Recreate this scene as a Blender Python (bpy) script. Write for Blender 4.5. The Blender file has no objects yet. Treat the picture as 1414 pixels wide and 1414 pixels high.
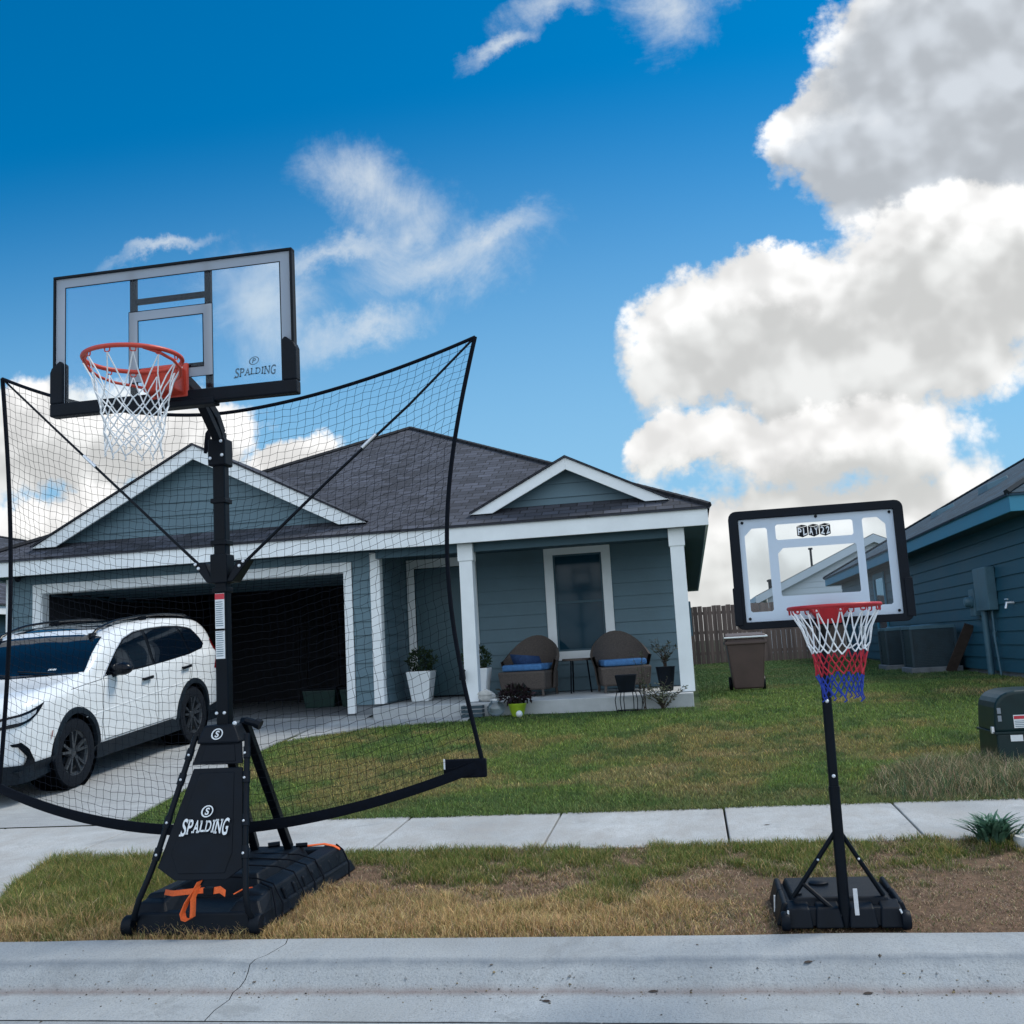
import bpy, bmesh, math, random
import numpy as np
from mathutils import Vector, Matrix
random.seed(7); rng = np.random.default_rng(11)
R = math.radians
scn = bpy.context.scene
col = scn.collection

# ------------------------------------------------------------------ helpers
def tag(o, label=None, cat=None, group=None, kind=None):
    if label: o['label'] = label
    if cat: o['category'] = cat
    if group: o['group'] = group
    if kind: o['kind'] = kind
    return o

def empty(name, loc, label=None, cat=None, group=None, rot=(0, 0, 0)):
    o = bpy.data.objects.new(name, None); col.objects.link(o)
    o.location = loc; o.rotation_euler = rot; o.empty_display_size = .2
    return tag(o, label, cat, group)

def root_loc(o):
    v = Vector((0, 0, 0))
    while o is not None:
        v += o.location; o = o.parent
    return v

class MB:
    """collects shapes and links them as ONE mesh object"""
    def __init__(s): s.v = []; s.f = []; s.uv = {}
    def add(s, vs, fs, uvs=None):
        b = len(s.v); s.v += [tuple(p) for p in vs]
        for i, f in enumerate(fs):
            if uvs: s.uv[len(s.f)] = uvs[i]
            s.f.append(tuple(b + k for k in f))
        return s
    def box(s, x0, x1, y0, y1, z0, z1):
        if x0 > x1: x0, x1 = x1, x0
        if y0 > y1: y0, y1 = y1, y0
        if z0 > z1: z0, z1 = z1, z0
        return s.add([(x0,y0,z0),(x1,y0,z0),(x1,y1,z0),(x0,y1,z0),(x0,y0,z1),(x1,y0,z1),(x1,y1,z1),(x0,y1,z1)],
              [(0,3,2,1),(4,5,6,7),(0,1,5,4),(1,2,6,5),(2,3,7,6),(3,0,4,7)])
    def hexa(s, b, t):   # bottom 4 + top 4 points, counter-clockwise from above
        return s.add(list(b) + list(t), [(3,2,1,0),(4,5,6,7),(0,1,5,4),(1,2,6,5),(2,3,7,6),(3,0,4,7)])
    def prism(s, poly, d):   # extrude a planar polygon by vector d
        n = len(poly); P = [Vector(p) for p in poly]; d = Vector(d)
        N = Vector((0,0,0))
        for i in range(n): N += P[i].cross(P[(i+1) % n])
        if N.dot(d) > 0: P.reverse()
        s.add(P + [p + d for p in P], [tuple(range(n)), tuple(range(2*n-1, n-1, -1))] + [(i, n+i, n+(i+1) % n, (i+1) % n) for i in range(n)])
        return s
    def quad(s, a, b, c, d, uv=None): return s.add([a,b,c,d], [(0,1,2,3)], [uv] if uv else None)
    def poly(s, pts, uv=None): return s.add(pts, [tuple(range(len(pts)))], [uv] if uv else None)
    def tube(s, path, r, n=8, caps=True, closed=False):
        P = [Vector(p) for p in path]; m = len(P)
        rr = r if isinstance(r, (list, tuple)) else [r]*m
        vs = []; prev = None
        for i in range(m):
            if closed: t = P[(i+1) % m] - P[i-1]
            else: t = P[min(i+1, m-1)] - P[max(i-1, 0)]
            t.normalize()
            if prev is None:
                a = Vector((0,0,1)) if abs(t.z) < .9 else Vector((1,0,0))
                u = t.cross(a).normalized()
            else:
                u = (prev - t*prev.dot(t))
                if u.length < 1e-6: u = t.orthogonal()
                u.normalize()
            prev = u; w = t.cross(u)
            off = math.pi/4 if n == 4 else 0
            for k in range(n):
                a = 2*math.pi*k/n + off; vs.append(P[i] + (u*math.cos(a) + w*math.sin(a))*rr[i])
        fs = []
        for i in range(m if closed else m-1):
            j = (i+1) % m
            for k in range(n): fs.append((i*n+k, i*n+(k+1) % n, j*n+(k+1) % n, j*n+k))
        if caps and not closed: fs += [tuple(range(n-1, -1, -1)), tuple((m-1)*n+k for k in range(n))]
        return s.add(vs, fs)
    def bar(s, a, b, w, h, up=(0,0,1)):   # rectangular bar from a to b
        a = Vector(a); b = Vector(b); t = (b-a).normalized(); u = t.cross(Vector(up))
        if u.length < 1e-4: u = t.orthogonal()
        u.normalize(); v = u.cross(t)
        q = lambda p: [p - u*w/2 - v*h/2, p + u*w/2 - v*h/2, p + u*w/2 + v*h/2, p - u*w/2 + v*h/2]
        return s.add(q(a)+q(b), [(0,1,2,3),(7,6,5,4),(0,4,5,1),(1,5,6,2),(2,6,7,3),(3,7,4,0)])
    def lathe(s, prof, c, n=24, axis='z', sx=1, sy=1, caps=True):
        c = Vector(c); vs = []; m = len(prof)
        for r, h in prof:
            for k in range(n):
                a = 2*math.pi*k/n; x, y = r*math.cos(a)*sx, r*math.sin(a)*sy
                vs.append(c + (Vector((x,y,h)) if axis == 'z' else Vector((h,x,y)) if axis == 'x' else Vector((y,h,x))))
        fs = [(i*n+k, i*n+(k+1) % n, (i+1)*n+(k+1) % n, (i+1)*n+k) for i in range(m-1) for k in range(n)]
        if caps and prof[0][0] > 1e-5: fs.append(tuple(range(n-1, -1, -1)))
        if caps and prof[-1][0] > 1e-5: fs.append(tuple((m-1)*n+k for k in range(n)))
        return s.add(vs, fs)
    def grid(s, rows, uvs=None):
        n = len(rows[0]); vs = [p for r in rows for p in r]
        fs = [(i*n+k, i*n+k+1, (i+1)*n+k+1, (i+1)*n+k) for i in range(len(rows)-1) for k in range(n-1)]
        return s.add(vs, fs)
    def build(s, name, m, parent=None, bevel=0, smooth=None, seg=2, merge=False, local=False):
        me = bpy.data.meshes.new(name)
        off = root_loc(parent) if (parent is not None and not local) else Vector((0,0,0))
        me.from_pydata([(x-off.x, y-off.y, z-off.z) for x, y, z in s.v], [], s.f)
        if s.uv:
            L = me.uv_layers.new(name='UVMap')
            for fi, uv in s.uv.items():
                p = me.polygons[fi]
                for k, li in enumerate(p.loop_indices): L.data[li].uv = uv[k]
        me.update()
        if merge:
            bm = bmesh.new(); bm.from_mesh(me); bmesh.ops.remove_doubles(bm, verts=bm.verts, dist=1e-5)
            bmesh.ops.recalc_face_normals(bm, faces=bm.faces); bm.to_mesh(me); bm.free()
        if smooth:
            me.polygons.foreach_set('use_smooth', [True]*len(me.polygons))
            me.set_sharp_from_angle(angle=R(smooth))
        if m is not None: me.materials.append(m)
        o = bpy.data.objects.new(name, me); col.objects.link(o)
        if parent is not None: o.parent = parent
        if bevel:
            b = o.modifiers.new('bevel', 'BEVEL'); b.width = bevel; b.segments = seg; b.limit_method = 'ANGLE'; b.angle_limit = R(40)
        return o

def build_each(b, name, m, parent, **kw):
    """every loose piece of b becomes a part of its own"""
    up = list(range(len(b.v)))
    def find(i):
        while up[i] != i: up[i] = up[up[i]]; i = up[i]
        return i
    for f in b.f:
        for k in f[1:]: up[find(k)] = find(f[0])
    groups = {}
    for f in b.f: groups.setdefault(find(f[0]), []).append(f)
    for fs in groups.values():
        ids = sorted({k for f in fs for k in f}); ix = {k: i for i, k in enumerate(ids)}
        MB().add([b.v[k] for k in ids], [tuple(ix[k] for k in f) for f in fs]).build(name, m, parent, **kw)

def ell(cx, cy, z, rx, ry, n=24): return [(cx+rx*math.cos(2*math.pi*k/n), cy+ry*math.sin(2*math.pi*k/n), z) for k in range(n)]

# ------------------------------------------------------------------ materials
def nodes(name):
    m = bpy.data.materials.new(name); m.use_nodes = True
    nt = m.node_tree; return m, nt, nt.nodes, nt.links, nt.nodes['Principled BSDF']
def N(nt, t, **kw):
    n = nt.nodes.new(t)
    for k, v in kw.items(): setattr(n, k, v)
    return n
def noise(nt, vec, scale, detail=4, rough=.55, dist=0):
    n = N(nt, 'ShaderNodeTexNoise'); n.inputs['Scale'].default_value = scale; n.inputs['Detail'].default_value = detail
    n.inputs['Roughness'].default_value = rough; n.inputs['Distortion'].default_value = dist
    if vec is not None: nt.links.new(vec, n.inputs['Vector'])
    return n.outputs['Fac']
def ramp(nt, fac, stops):
    n = N(nt, 'ShaderNodeValToRGB'); cr = n.color_ramp
    while len(cr.elements) < len(stops): cr.elements.new(.5)
    for e, (p, c) in zip(cr.elements, stops):
        e.position = p; e.color = (*c, 1) if len(c) == 3 else c
    nt.links.new(fac, n.inputs['Fac']); return n.outputs['Color']
def mixc(nt, fac, a, b, mode='MIX'):
    n = N(nt, 'ShaderNodeMix', data_type='RGBA', blend_type=mode)
    for sock, v in ((n.inputs[0], fac), (n.inputs[6], a), (n.inputs[7], b)):
        if hasattr(v, 'links'): nt.links.new(v, sock)
        else: sock.default_value = v if isinstance(v, (int, float)) else ((*v, 1) if len(v) == 3 else v)
    return n.outputs[2]
def math_(nt, op, a, b=0, c=None, clamp=False):
    n = N(nt, 'ShaderNodeMath', operation=op); n.use_clamp = clamp
    for i, v in enumerate((a, b, c)):
        if v is None: continue
        if hasattr(v, 'links'): nt.links.new(v, n.inputs[i])
        else: n.inputs[i].default_value = v
    return n.outputs[0]
def bump(nt, h, strength, dist, bsdf):
    b = N(nt, 'ShaderNodeBump'); b.inputs['Strength'].default_value = strength; b.inputs['Distance'].default_value = dist
    nt.links.new(h, b.inputs['Height']); nt.links.new(b.outputs[0], bsdf.inputs['Normal'])
def mat(name, c, rough=.6, var=.15, scale=6, metal=0, bmp=0, bscale=60, coat=0, spec=None):
    m, nt, nd, lk, b = nodes(name)
    tc = N(nt, 'ShaderNodeTexCoord').outputs['Object']
    lo = tuple(x*(1-var) for x in c); hi = tuple(min(1, x*(1+var)) for x in c)
    f = noise(nt, tc, scale, 5, .6)
    lk.new(ramp(nt, f, [(.3, lo), (.7, hi)]), b.inputs['Base Color'])
    b.inputs['Metallic'].default_value = metal
    r2 = N(nt, 'ShaderNodeMapRange'); lk.new(f, r2.inputs[0]); r2.inputs[3].default_value = max(.02, rough-.08); r2.inputs[4].default_value = min(1, rough+.08)
    lk.new(r2.outputs[0], b.inputs['Roughness'])
    if coat: b.inputs['Coat Weight'].default_value = coat; b.inputs['Coat Roughness'].default_value = .03
    if spec is not None: b.inputs['Specular IOR Level'].default_value = spec
    if bmp: bump(nt, noise(nt, tc, bscale, 3), bmp, .01, b)
    return m

M = {}
M['black_plastic'] = mat('black_plastic', (.0026, .0055, .0105), .48, .3, 9, bmp=.15, bscale=300, spec=.16)
M['black_metal'] = mat('black_metal', (.0022, .0045, .0085), .42, .3, 12, spec=.15)
M['black_fabric'] = mat('black_fabric', (.003, .005, .010), .85, .3, 40, bmp=.3, bscale=500, spec=.15)
M['white_trim'] = mat('white_trim', (.80, .84, .86), .55, .05, 3)
M['white_cord'] = mat('white_cord', (.75, .77, .78), .8, .08, 60)
M['white_print'] = mat('white_print', (.75, .78, .8), .6, .05, 30)
M['bolt_steel'] = mat('bolt_steel', (.75, .77, .8), .35, .08, 60, metal=.6)
M['red_paint'] = mat('red_paint', (.42, .012, .018), .4, .15, 20)
M['orange_red'] = mat('orange_red', (.52, .05, .026), .4, .15, 20)
M['red_cord'] = mat('red_cord', (.42, .014, .03), .8, .15, 60)
M['blue_cord'] = mat('blue_cord', (.012, .04, .32), .8, .15, 60)
M['orange_web'] = mat('orange_web', (.75, .12, .02), .7, .15, 90, bmp=.3, bscale=400)
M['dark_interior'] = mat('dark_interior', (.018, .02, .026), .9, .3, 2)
M['siding'] = mat('siding', (.100, .172, .212), .6, .10, 1.6, bmp=.12, bscale=90)
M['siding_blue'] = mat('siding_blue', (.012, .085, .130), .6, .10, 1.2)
M['blue_trim'] = mat('blue_trim', (.035, .23, .36), .6, .05, 2)
M['siding_white'] = mat('siding_white', (.50, .55, .60), .6, .05, 1)
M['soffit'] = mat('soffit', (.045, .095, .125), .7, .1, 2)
M['door_teal'] = mat('door_teal', (.035, .09, .115), .45, .1, 2)
M['foundation'] = mat('foundation', (.16, .18, .20), .85, .25, 5, bmp=.4, bscale=40)
M['porch_concrete'] = mat('porch_concrete', (.40, .42, .43), .85, .12, 4, bmp=.2, bscale=60)
M['wicker'] = mat('wicker', (.075, .06, .052), .7, .35, 60, bmp=.6, bscale=120)
M['blue_cushion'] = mat('blue_cushion', (.05, .16, .36), .85, .2, 20)
M['navy_pillow'] = mat('navy_pillow', (.03, .07, .17), .85, .3, 20)
M['white_ceramic'] = mat('white_ceramic', (.66, .70, .72), .4, .08, 8)
M['lime_glaze'] = mat('lime_glaze', (.28, .42, .03), .3, .15, 12)
M['utility_green'] = mat('utility_green', (.004, .020, .022), .38, .25, 5, spec=.3)
M['brown_bin'] = mat('brown_bin', (.075, .048, .042), .5, .15, 4)
M['grey_box'] = mat('grey_box', (.06, .14, .19), .5, .15, 5)
M['ac_metal'] = mat('ac_metal', (.022, .05, .070), .5, .2, 6)
M['label_red'] = mat('label_red', (.55, .03, .05), .5, .1, 30)
M['label_ink'] = mat('label_ink', (.10, .11, .14), .6, .1, 30)
M['wood_plank'] = mat('wood_plank', (.05, .035, .03), .8, .3, 10)
M['dead_leaf'] = mat('dead_leaf', (.035, .022, .015), .8, .4, 30)
M['stone_pale'] = mat('stone_pale', (.55, .55, .53), .7, .2, 14, bmp=.4, bscale=40)

def glass_mat(name, c, rough=.03, spec=.6):
    m, nt, nd, lk, b = nodes(name)
    b.inputs['Base Color'].default_value = (*c, 1); b.inputs['Roughness'].default_value = rough
    b.inputs['Specular IOR Level'].default_value = spec; 
    return m
M['window_glass'] = glass_mat('window_glass', (.012, .045, .070), .06, .25)
M['car_glass'] = glass_mat('car_glass', (.002, .006, .013), .03, .5)
M['lens'] = glass_mat('lens', (.42, .46, .5), .06, .8)

def clear_mat(name, tint, gloss):
    m, nt, nd, lk, b = nodes(name); nd.remove(b); out = nd['Material Output']
    t = N(nt, 'ShaderNodeBsdfTransparent'); t.inputs[0].default_value = (*tint, 1)
    g = N(nt, 'ShaderNodeBsdfGlossy'); g.inputs[0].default_value = (.9, .95, 1, 1); g.inputs['Roughness'].default_value = .06
    fr = N(nt, 'ShaderNodeFresnel'); fr.inputs[0].default_value = 1.4
    x = N(nt, 'ShaderNodeMixShader'); lk.new(math_(nt, 'MULTIPLY', fr.outputs[0], gloss), x.inputs[0])
    lk.new(t.outputs[0], x.inputs[1]); lk.new(g.outputs[0], x.inputs[2]); lk.new(x.outputs[0], out.inputs[0]); return m
M['clear_board'] = clear_mat('clear_board', (.93, .96, .98), .5)
M['clear_jar'] = clear_mat('clear_jar', (.75, .82, .85), 3)

def translucent_mat(name, c, tc, w):
    m, nt, nd, lk, b = nodes(name); out = nd['Material Output']
    b.inputs['Base Color'].default_value = (*c, 1); b.inputs['Roughness'].default_value = .5
    t = N(nt, 'ShaderNodeBsdfTranslucent'); t.inputs[0].default_value = (*tc, 1)
    x = N(nt, 'ShaderNodeMixShader'); x.inputs[0].default_value = w
    lk.new(b.outputs[0], x.inputs[1]); lk.new(t.outputs[0], x.inputs[2]); lk.new(x.outputs[0], out.inputs[0]); return m
M['grey_print'] = translucent_mat('grey_print', (.46, .51, .58), (.55, .60, .68), .5)
M['milky_print'] = translucent_mat('milky_print', (.70, .78, .86), (.70, .80, .92), .45)
M['logo_grey'] = translucent_mat('logo_grey', (.12, .2, .27), (.15, .25, .33), .5)

def concrete_mat(name, c, sx=1, sy=1, stain=(.6, .55, .5), dirt_shade_line=None):
    m, nt, nd, lk, b = nodes(name)
    tc = N(nt, 'ShaderNodeTexCoord').outputs['Object']
    mp = N(nt, 'ShaderNodeMapping'); lk.new(tc, mp.inputs[0]); mp.inputs['Scale'].default_value = (sx, sy, 1)
    big = noise(nt, tc, .9, 5, .6, .4); mid = noise(nt, mp.outputs[0], 5, 6, .7, .3); fine = noise(nt, tc, 90, 3, .7)
    big = ramp(nt, big, [(.28, (0,0,0)), (.72, (1,1,1))])
    c1 = mixc(nt, big, tuple(x*.66 for x in c), tuple(x*1.12 for x in c))
    c2 = mixc(nt, ramp(nt, mid, [(.40, (0,0,0)), (.66, (.8,.8,.8))]), c1, tuple(x*y for x, y in zip(c, stain)))
    st = noise(nt, tc, 1.9, 6, .7, 1.1); c2 = mixc(nt, ramp(nt, st, [(.56, (0,0,0)), (.66, (.55,.55,.55)), (.80, (.75,.75,.75))]), c2, tuple(x*.58 for x in c))
    c3 = mixc(nt, ramp(nt, fine, [(.30, (.75,.75,.75)), (.52, (0,0,0))]), c2, tuple(x*.55 for x in c))
    vor = N(nt, 'ShaderNodeTexVoronoi'); vor.inputs['Scale'].default_value = 34; lk.new(tc, vor.inputs['Vector'])
    pits = ramp(nt, vor.outputs['Distance'], [(.05, (1,1,1)), (.14, (0,0,0))])
    sel = ramp(nt, noise(nt, tc, 7, 2), [(.46, (0,0,0)), (.60, (.9,.9,.9))])
    c4 = mixc(nt, mixc(nt, 1, pits, sel, 'MULTIPLY'), c3, tuple(x*.25 for x in c))
    if dirt_shade_line:
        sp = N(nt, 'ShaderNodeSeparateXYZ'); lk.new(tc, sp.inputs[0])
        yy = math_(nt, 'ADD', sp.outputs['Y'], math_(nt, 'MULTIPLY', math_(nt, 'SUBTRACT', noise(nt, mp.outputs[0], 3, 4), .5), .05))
        for (y0, w, cc, a) in dirt_shade_line:
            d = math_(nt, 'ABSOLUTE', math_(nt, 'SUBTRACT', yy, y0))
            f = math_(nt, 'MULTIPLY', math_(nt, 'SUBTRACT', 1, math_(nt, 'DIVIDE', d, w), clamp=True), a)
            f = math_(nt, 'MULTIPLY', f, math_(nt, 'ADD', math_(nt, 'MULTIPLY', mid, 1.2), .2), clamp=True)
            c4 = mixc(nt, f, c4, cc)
    lk.new(c4, b.inputs['Base Color']); b.inputs['Roughness'].default_value = .9
    bump(nt, math_(nt, 'ADD', math_(nt, 'MULTIPLY', fine, .9), mid), .55, .012, b)
    return m
M['sidewalk'] = concrete_mat('sidewalk', (.47, .485, .49), 1, .6, (.75, .70, .66))
M['driveway'] = concrete_mat('driveway', (.40, .42, .43), .3, 1.5, (.72, .7, .7))
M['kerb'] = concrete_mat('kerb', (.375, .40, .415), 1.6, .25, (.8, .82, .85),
    dirt_shade_line=[(4.70, .05, (.15, .10, .085), .75), (4.85, .05, (.11, .135, .165), .75), (4.38, .012, (.07, .08, .09), .8)])  # gutter dirt, then shade painted along the kerb's top rounding, then the seam
M['road'] = concrete_mat('road', (.325, .35, .365), .25, 1.4, (.8, .8, .82))

def shingle_mat(name, c):
    m, nt, nd, lk, b = nodes(name)
    uv = N(nt, 'ShaderNodeUVMap').outputs[0]
    br = N(nt, 'ShaderNodeTexBrick'); lk.new(uv, br.inputs['Vector'])
    br.inputs['Scale'].default_value = 1; br.inputs['Brick Width'].default_value = .24; br.inputs['Row Height'].default_value = .145
    br.inputs['Mortar Size'].default_value = .009; br.inputs['Mortar Smooth'].default_value = .3; br.inputs['Bias'].default_value = 0; br.offset = .37
    br.inputs['Color1'].default_value = (*[x*.6 for x in c], 1); br.inputs['Color2'].default_value = (*[x*1.5 for x in c], 1); br.inputs['Mortar'].default_value = (*[x*.25 for x in c], 1)
    big = noise(nt, uv, .8, 5, .65); gr = noise(nt, uv, 130, 3, .7)
    cc = mixc(nt, .75, br.outputs['Color'], ramp(nt, big, [(.25, (.55,.55,.55)), (.75, (1.4,1.4,1.4))]), 'MULTIPLY')
    cc = mixc(nt, .6, cc, ramp(nt, gr, [(.3, (.5,.5,.5)), (.7, (1.6,1.6,1.6))]), 'MULTIPLY')
    lk.new(cc, b.inputs['Base Color']); b.inputs['Roughness'].default_value = .92
    bump(nt, math_(nt, 'SUBTRACT', math_(nt, 'MULTIPLY', gr, .25), br.outputs['Fac']), .7, .02, b)
    return m
M['shingle'] = shingle_mat('shingle', (.046, .050, .066))
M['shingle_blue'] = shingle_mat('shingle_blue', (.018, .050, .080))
M['shingle_far'] = shingle_mat('shingle_far', (.06, .075, .09))

def fence_mat():
    m, nt, nd, lk, b = nodes('fence_wood')
    tc = N(nt, 'ShaderNodeTexCoord').outputs['Object']
    mp = N(nt, 'ShaderNodeMapping'); lk.new(tc, mp.inputs[0]); mp.inputs['Scale'].default_value = (7, 1, .35)
    f = noise(nt, mp.outputs[0], 1, 4, .6); g = noise(nt, mp.outputs[0], 6, 4, .7)
    c = ramp(nt, f, [(.3, (.115, .088, .080)), (.7, (.29, .215, .185))])
    c = mixc(nt, .5, c, ramp(nt, g, [(.3, (.5,.5,.5)), (.7, (1.3,1.3,1.3))]), 'MULTIPLY')
    lk.new(c, b.inputs['Base Color']); b.inputs['Roughness'].default_value = .9; return m
M['fence_wood'] = fence_mat()

def attr_mat(name, rough=.8, noise_scale=None, trans=0):
    m, nt, nd, lk, b = nodes(name)
    a = N(nt, 'ShaderNodeAttribute'); a.attribute_name = 'Col'; c = a.outputs['Color']
    if noise_scale:
        tc = N(nt, 'ShaderNodeTexCoord').outputs['Object']
        n = noise(nt, tc, noise_scale, 6, .75); n2 = noise(nt, tc, noise_scale*6, 4, .7)
        c = mixc(nt, .8, c, ramp(nt, n, [(.3, (.45,.45,.45)), (.7, (1.5,1.5,1.5))]), 'MULTIPLY')
        c = mixc(nt, .6, c, ramp(nt, n2, [(.3, (.4,.4,.4)), (.7, (1.6,1.6,1.6))]), 'MULTIPLY')
        bump(nt, math_(nt, 'ADD', n, n2), .6, .03, b)
    lk.new(c, b.inputs['Base Color']); b.inputs['Roughness'].default_value = rough; b.inputs['Specular IOR Level'].default_value = .25
    if trans:
        out = nd['Material Output']; t = N(nt, 'ShaderNodeBsdfTranslucent'); lk.new(c, t.inputs[0])
        x = N(nt, 'ShaderNodeMixShader'); x.inputs[0].default_value = trans
        lk.new(b.outputs[0], x.inputs[1]); lk.new(t.outputs[0], x.inputs[2]); lk.new(x.outputs[0], out.inputs[0])
    return m
M['soil'] = attr_mat('soil', .95, 9)
M['blade'] = attr_mat('blade', .65, None, .25)
M['leaf'] = attr_mat('leaf', .6, None, .2)

# ------------------------------------------------------------------ camera
H = 1.41
def make_camera():
    yaw, pit, rol, f = R(9.5), R(7.8), R(3.22), 1400.
    fw = Vector((-math.sin(yaw)*math.cos(pit), math.cos(yaw)*math.cos(pit), math.sin(pit)))
    r0 = Vector((math.cos(yaw), math.sin(yaw), 0)); u0 = r0.cross(fw)
    r = math.cos(rol)*r0 - math.sin(rol)*u0; u = math.sin(rol)*r0 + math.cos(rol)*u0
    c = bpy.data.cameras.new('Camera'); o = bpy.data.objects.new('Camera', c); col.objects.link(o)
    m = Matrix(((r.x, u.x, -fw.x, 0), (r.y, u.y, -fw.y, 0), (r.z, u.z, -fw.z, H), (0, 0, 0, 1)))
    o.matrix_world = m; c.sensor_fit = 'HORIZONTAL'; c.sensor_width = 36; c.lens = f/1414*36
    c.clip_start = .05; c.clip_end = 5000; scn.camera = o
make_camera()
scn.view_settings.view_transform = 'Standard'; scn.view_settings.look = 'None'; scn.view_settings.exposure = 0; scn.view_settings.gamma = 1
scn.cycles.max_bounces = 8; scn.cycles.transparent_max_bounces = 24
# ------------------------------------------------------------------ daylight
SUN = Vector((.62, .34, 1.0)).normalized()
def make_world():
    w = bpy.data.worlds.new('World'); scn.world = w; w.use_nodes = True
    nt = w.node_tree; lk = nt.links; bg = nt.nodes['Background']
    S = .1; bg.inputs['Strength'].default_value = S
    sky = N(nt, 'ShaderNodeTexSky', sky_type='NISHITA'); sky.sun_disc = False
    sky.sun_elevation = math.asin(SUN.z); sky.sun_rotation = math.atan2(SUN.x, SUN.y)
    sky.air_density = 1.0; sky.dust_density = .4; sky.ozone_density = 2.0; sky.altitude = 50
    tc = N(nt, 'ShaderNodeTexCoord'); sp = N(nt, 'ShaderNodeSeparateXYZ'); lk.new(tc.outputs['Generated'], sp.inputs[0])
    yy = math_(nt, 'MAXIMUM', math_(nt, 'ABSOLUTE', sp.outputs['Y']), .15)
    a = math_(nt, 'DIVIDE', sp.outputs['X'], yy); b = math_(nt, 'DIVIDE', sp.outputs['Z'], yy)
    cb = N(nt, 'ShaderNodeCombineXYZ'); lk.new(a, cb.inputs[0]); lk.new(b, cb.inputs[1]); P = cb.outputs[0]
    def shift(v, dx, dy):
        n = N(nt, 'ShaderNodeVectorMath', operation='ADD'); lk.new(v, n.inputs[0]); n.inputs[1].default_value = (dx, dy, 0); return n.outputs[0]
    # big heaps of cumulus: centre and radii in (X/Y, Z/Y) of the sky direction
    upper = [(.335,.50,.205,.15,.1), (.34,.63,.17,.13,.4), (.185,.525,.085,.055,.5), (.245,.600,.085,.07,.7), (.40,.42,.18,.15,0), (.22,.45,.11,.08,0), (.155,.50,.06,.05,0), (.19,.47,.07,.06,0), (.7,.75,.3,.2,0), (-1.2,1.3,.5,.3,0)]
    lower = [(.17,.305,.20,.080,.05), (.03,.312,.085,.066,.2), (.34,.33,.16,.095,0), (.10,.350,.09,.040,0), (.15,.245,.17,.07,0), (.055,.268,.105,.062,0), (.10,.30,.13,.06,0), (.26,.26,.13,.07,0), (.29,.37,.14,.06,0), (-.72,.255,.24,.080,0), (-.52,.235,.09,.055,.2), (.75,.3,.2,.16,0), (-1.4,.35,.4,.2,0), (1.5,.4,.4,.3,0)]
    front = [(.14,.180,.15,.042,0), (-.005,.190,.058,.034,.2), (.04,.200,.06,.035,0), (.12,.09,.20,.10,0), (.02,.07,.16,.08,0), (.15,.0,.3,.09,0), (-.405,.205,.07,.030,.2), (-.66,.165,.12,.045,0)]
    wisps = [(-.240,.410,.105,.034,.16), (-.185,.425,.08,.018,.26), (-.275,.440,.060,.034,.6), (-.305,.500,.040,.060,.9), (-.285,.470,.045,.040,.9), (-.36,.428,.13,.020,.06), (-.43,.385,.060,.065,.5), (-.54,.462,.07,.010,.12),
             (-.085,.700,.055,.024,.3), (-.148,.650,.036,.014,.5), (.030,.655,.050,.042,.8), (.115,.680,.045,.018,.2), (-.31,.35,.08,.02,.2)]
    def field(v, blobs):
        s = N(nt, 'ShaderNodeSeparateXYZ'); lk.new(v, s.inputs[0]); out = None
        for (cx, cy, rx, ry, t) in blobs:
            dx = math_(nt, 'SUBTRACT', s.outputs[0], cx); dy = math_(nt, 'SUBTRACT', s.outputs[1], cy)
            c, q = math.cos(t), math.sin(t)
            ex = math_(nt, 'MULTIPLY_ADD', dx, c/rx, math_(nt, 'MULTIPLY', dy, q/rx))
            ey = math_(nt, 'MULTIPLY_ADD', dx, -q/ry, math_(nt, 'MULTIPLY', dy, c/ry))
            d = math_(nt, 'SQRT', math_(nt, 'ADD', math_(nt, 'MULTIPLY', ex, ex), math_(nt, 'MULTIPLY', ey, ey)))
            f = math_(nt, 'SUBTRACT', 1, d)
            out = f if out is None else math_(nt, 'SMOOTH_MAX', out, f, .35)
        return math_(nt, 'MAXIMUM', out, -1.5)
    def billow(v, dn=8, dv=3):
        n = N(nt, 'ShaderNodeTexNoise', noise_dimensions='2D'); lk.new(v, n.inputs['Vector'])
        for k, q in (('Scale', 9), ('Detail', dn), ('Roughness', .62), ('Distortion', .1)): n.inputs[k].default_value = q
        vo = N(nt, 'ShaderNodeTexVoronoi', feature='F1', voronoi_dimensions='2D'); lk.new(v, vo.inputs['Vector'])
        for k, q in (('Scale', 13), ('Detail', dv), ('Roughness', .6), ('Lacunarity', 2.3)): vo.inputs[k].default_value = q
        return math_(nt, 'ADD', math_(nt, 'MULTIPLY', math_(nt, 'SUBTRACT', n.outputs['Fac'], .5), 1.7), math_(nt, 'MULTIPLY', math_(nt, 'SUBTRACT', .40, vo.outputs['Distance']), .5))
    def sstep(x, lo, hi, a0=0, a1=1):
        n = N(nt, 'ShaderNodeMapRange', interpolation_type='SMOOTHSTEP'); lk.new(x, n.inputs[0])
        for i, q in enumerate((lo, hi, a0, a1)): n.inputs[i+1].default_value = q
        return n.outputs[0]
    # a gentle domain warp keeps outlines ragged
    wt = N(nt, 'ShaderNodeTexNoise', noise_dimensions='2D'); lk.new(P, wt.inputs['Vector'])
    for k, q in (('Scale', 6), ('Detail', 8), ('Roughness', .68)): wt.inputs[k].default_value = q
    def warped(v, amt):
        o = N(nt, 'ShaderNodeVectorMath', operation='MULTIPLY_ADD'); lk.new(wt.outputs['Color'], o.inputs[0]); o.inputs[1].default_value = (amt, amt, 0); o2 = shift(v, -amt/2, -amt/2); lk.new(o2, o.inputs[2]); return o.outputs[0]
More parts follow.
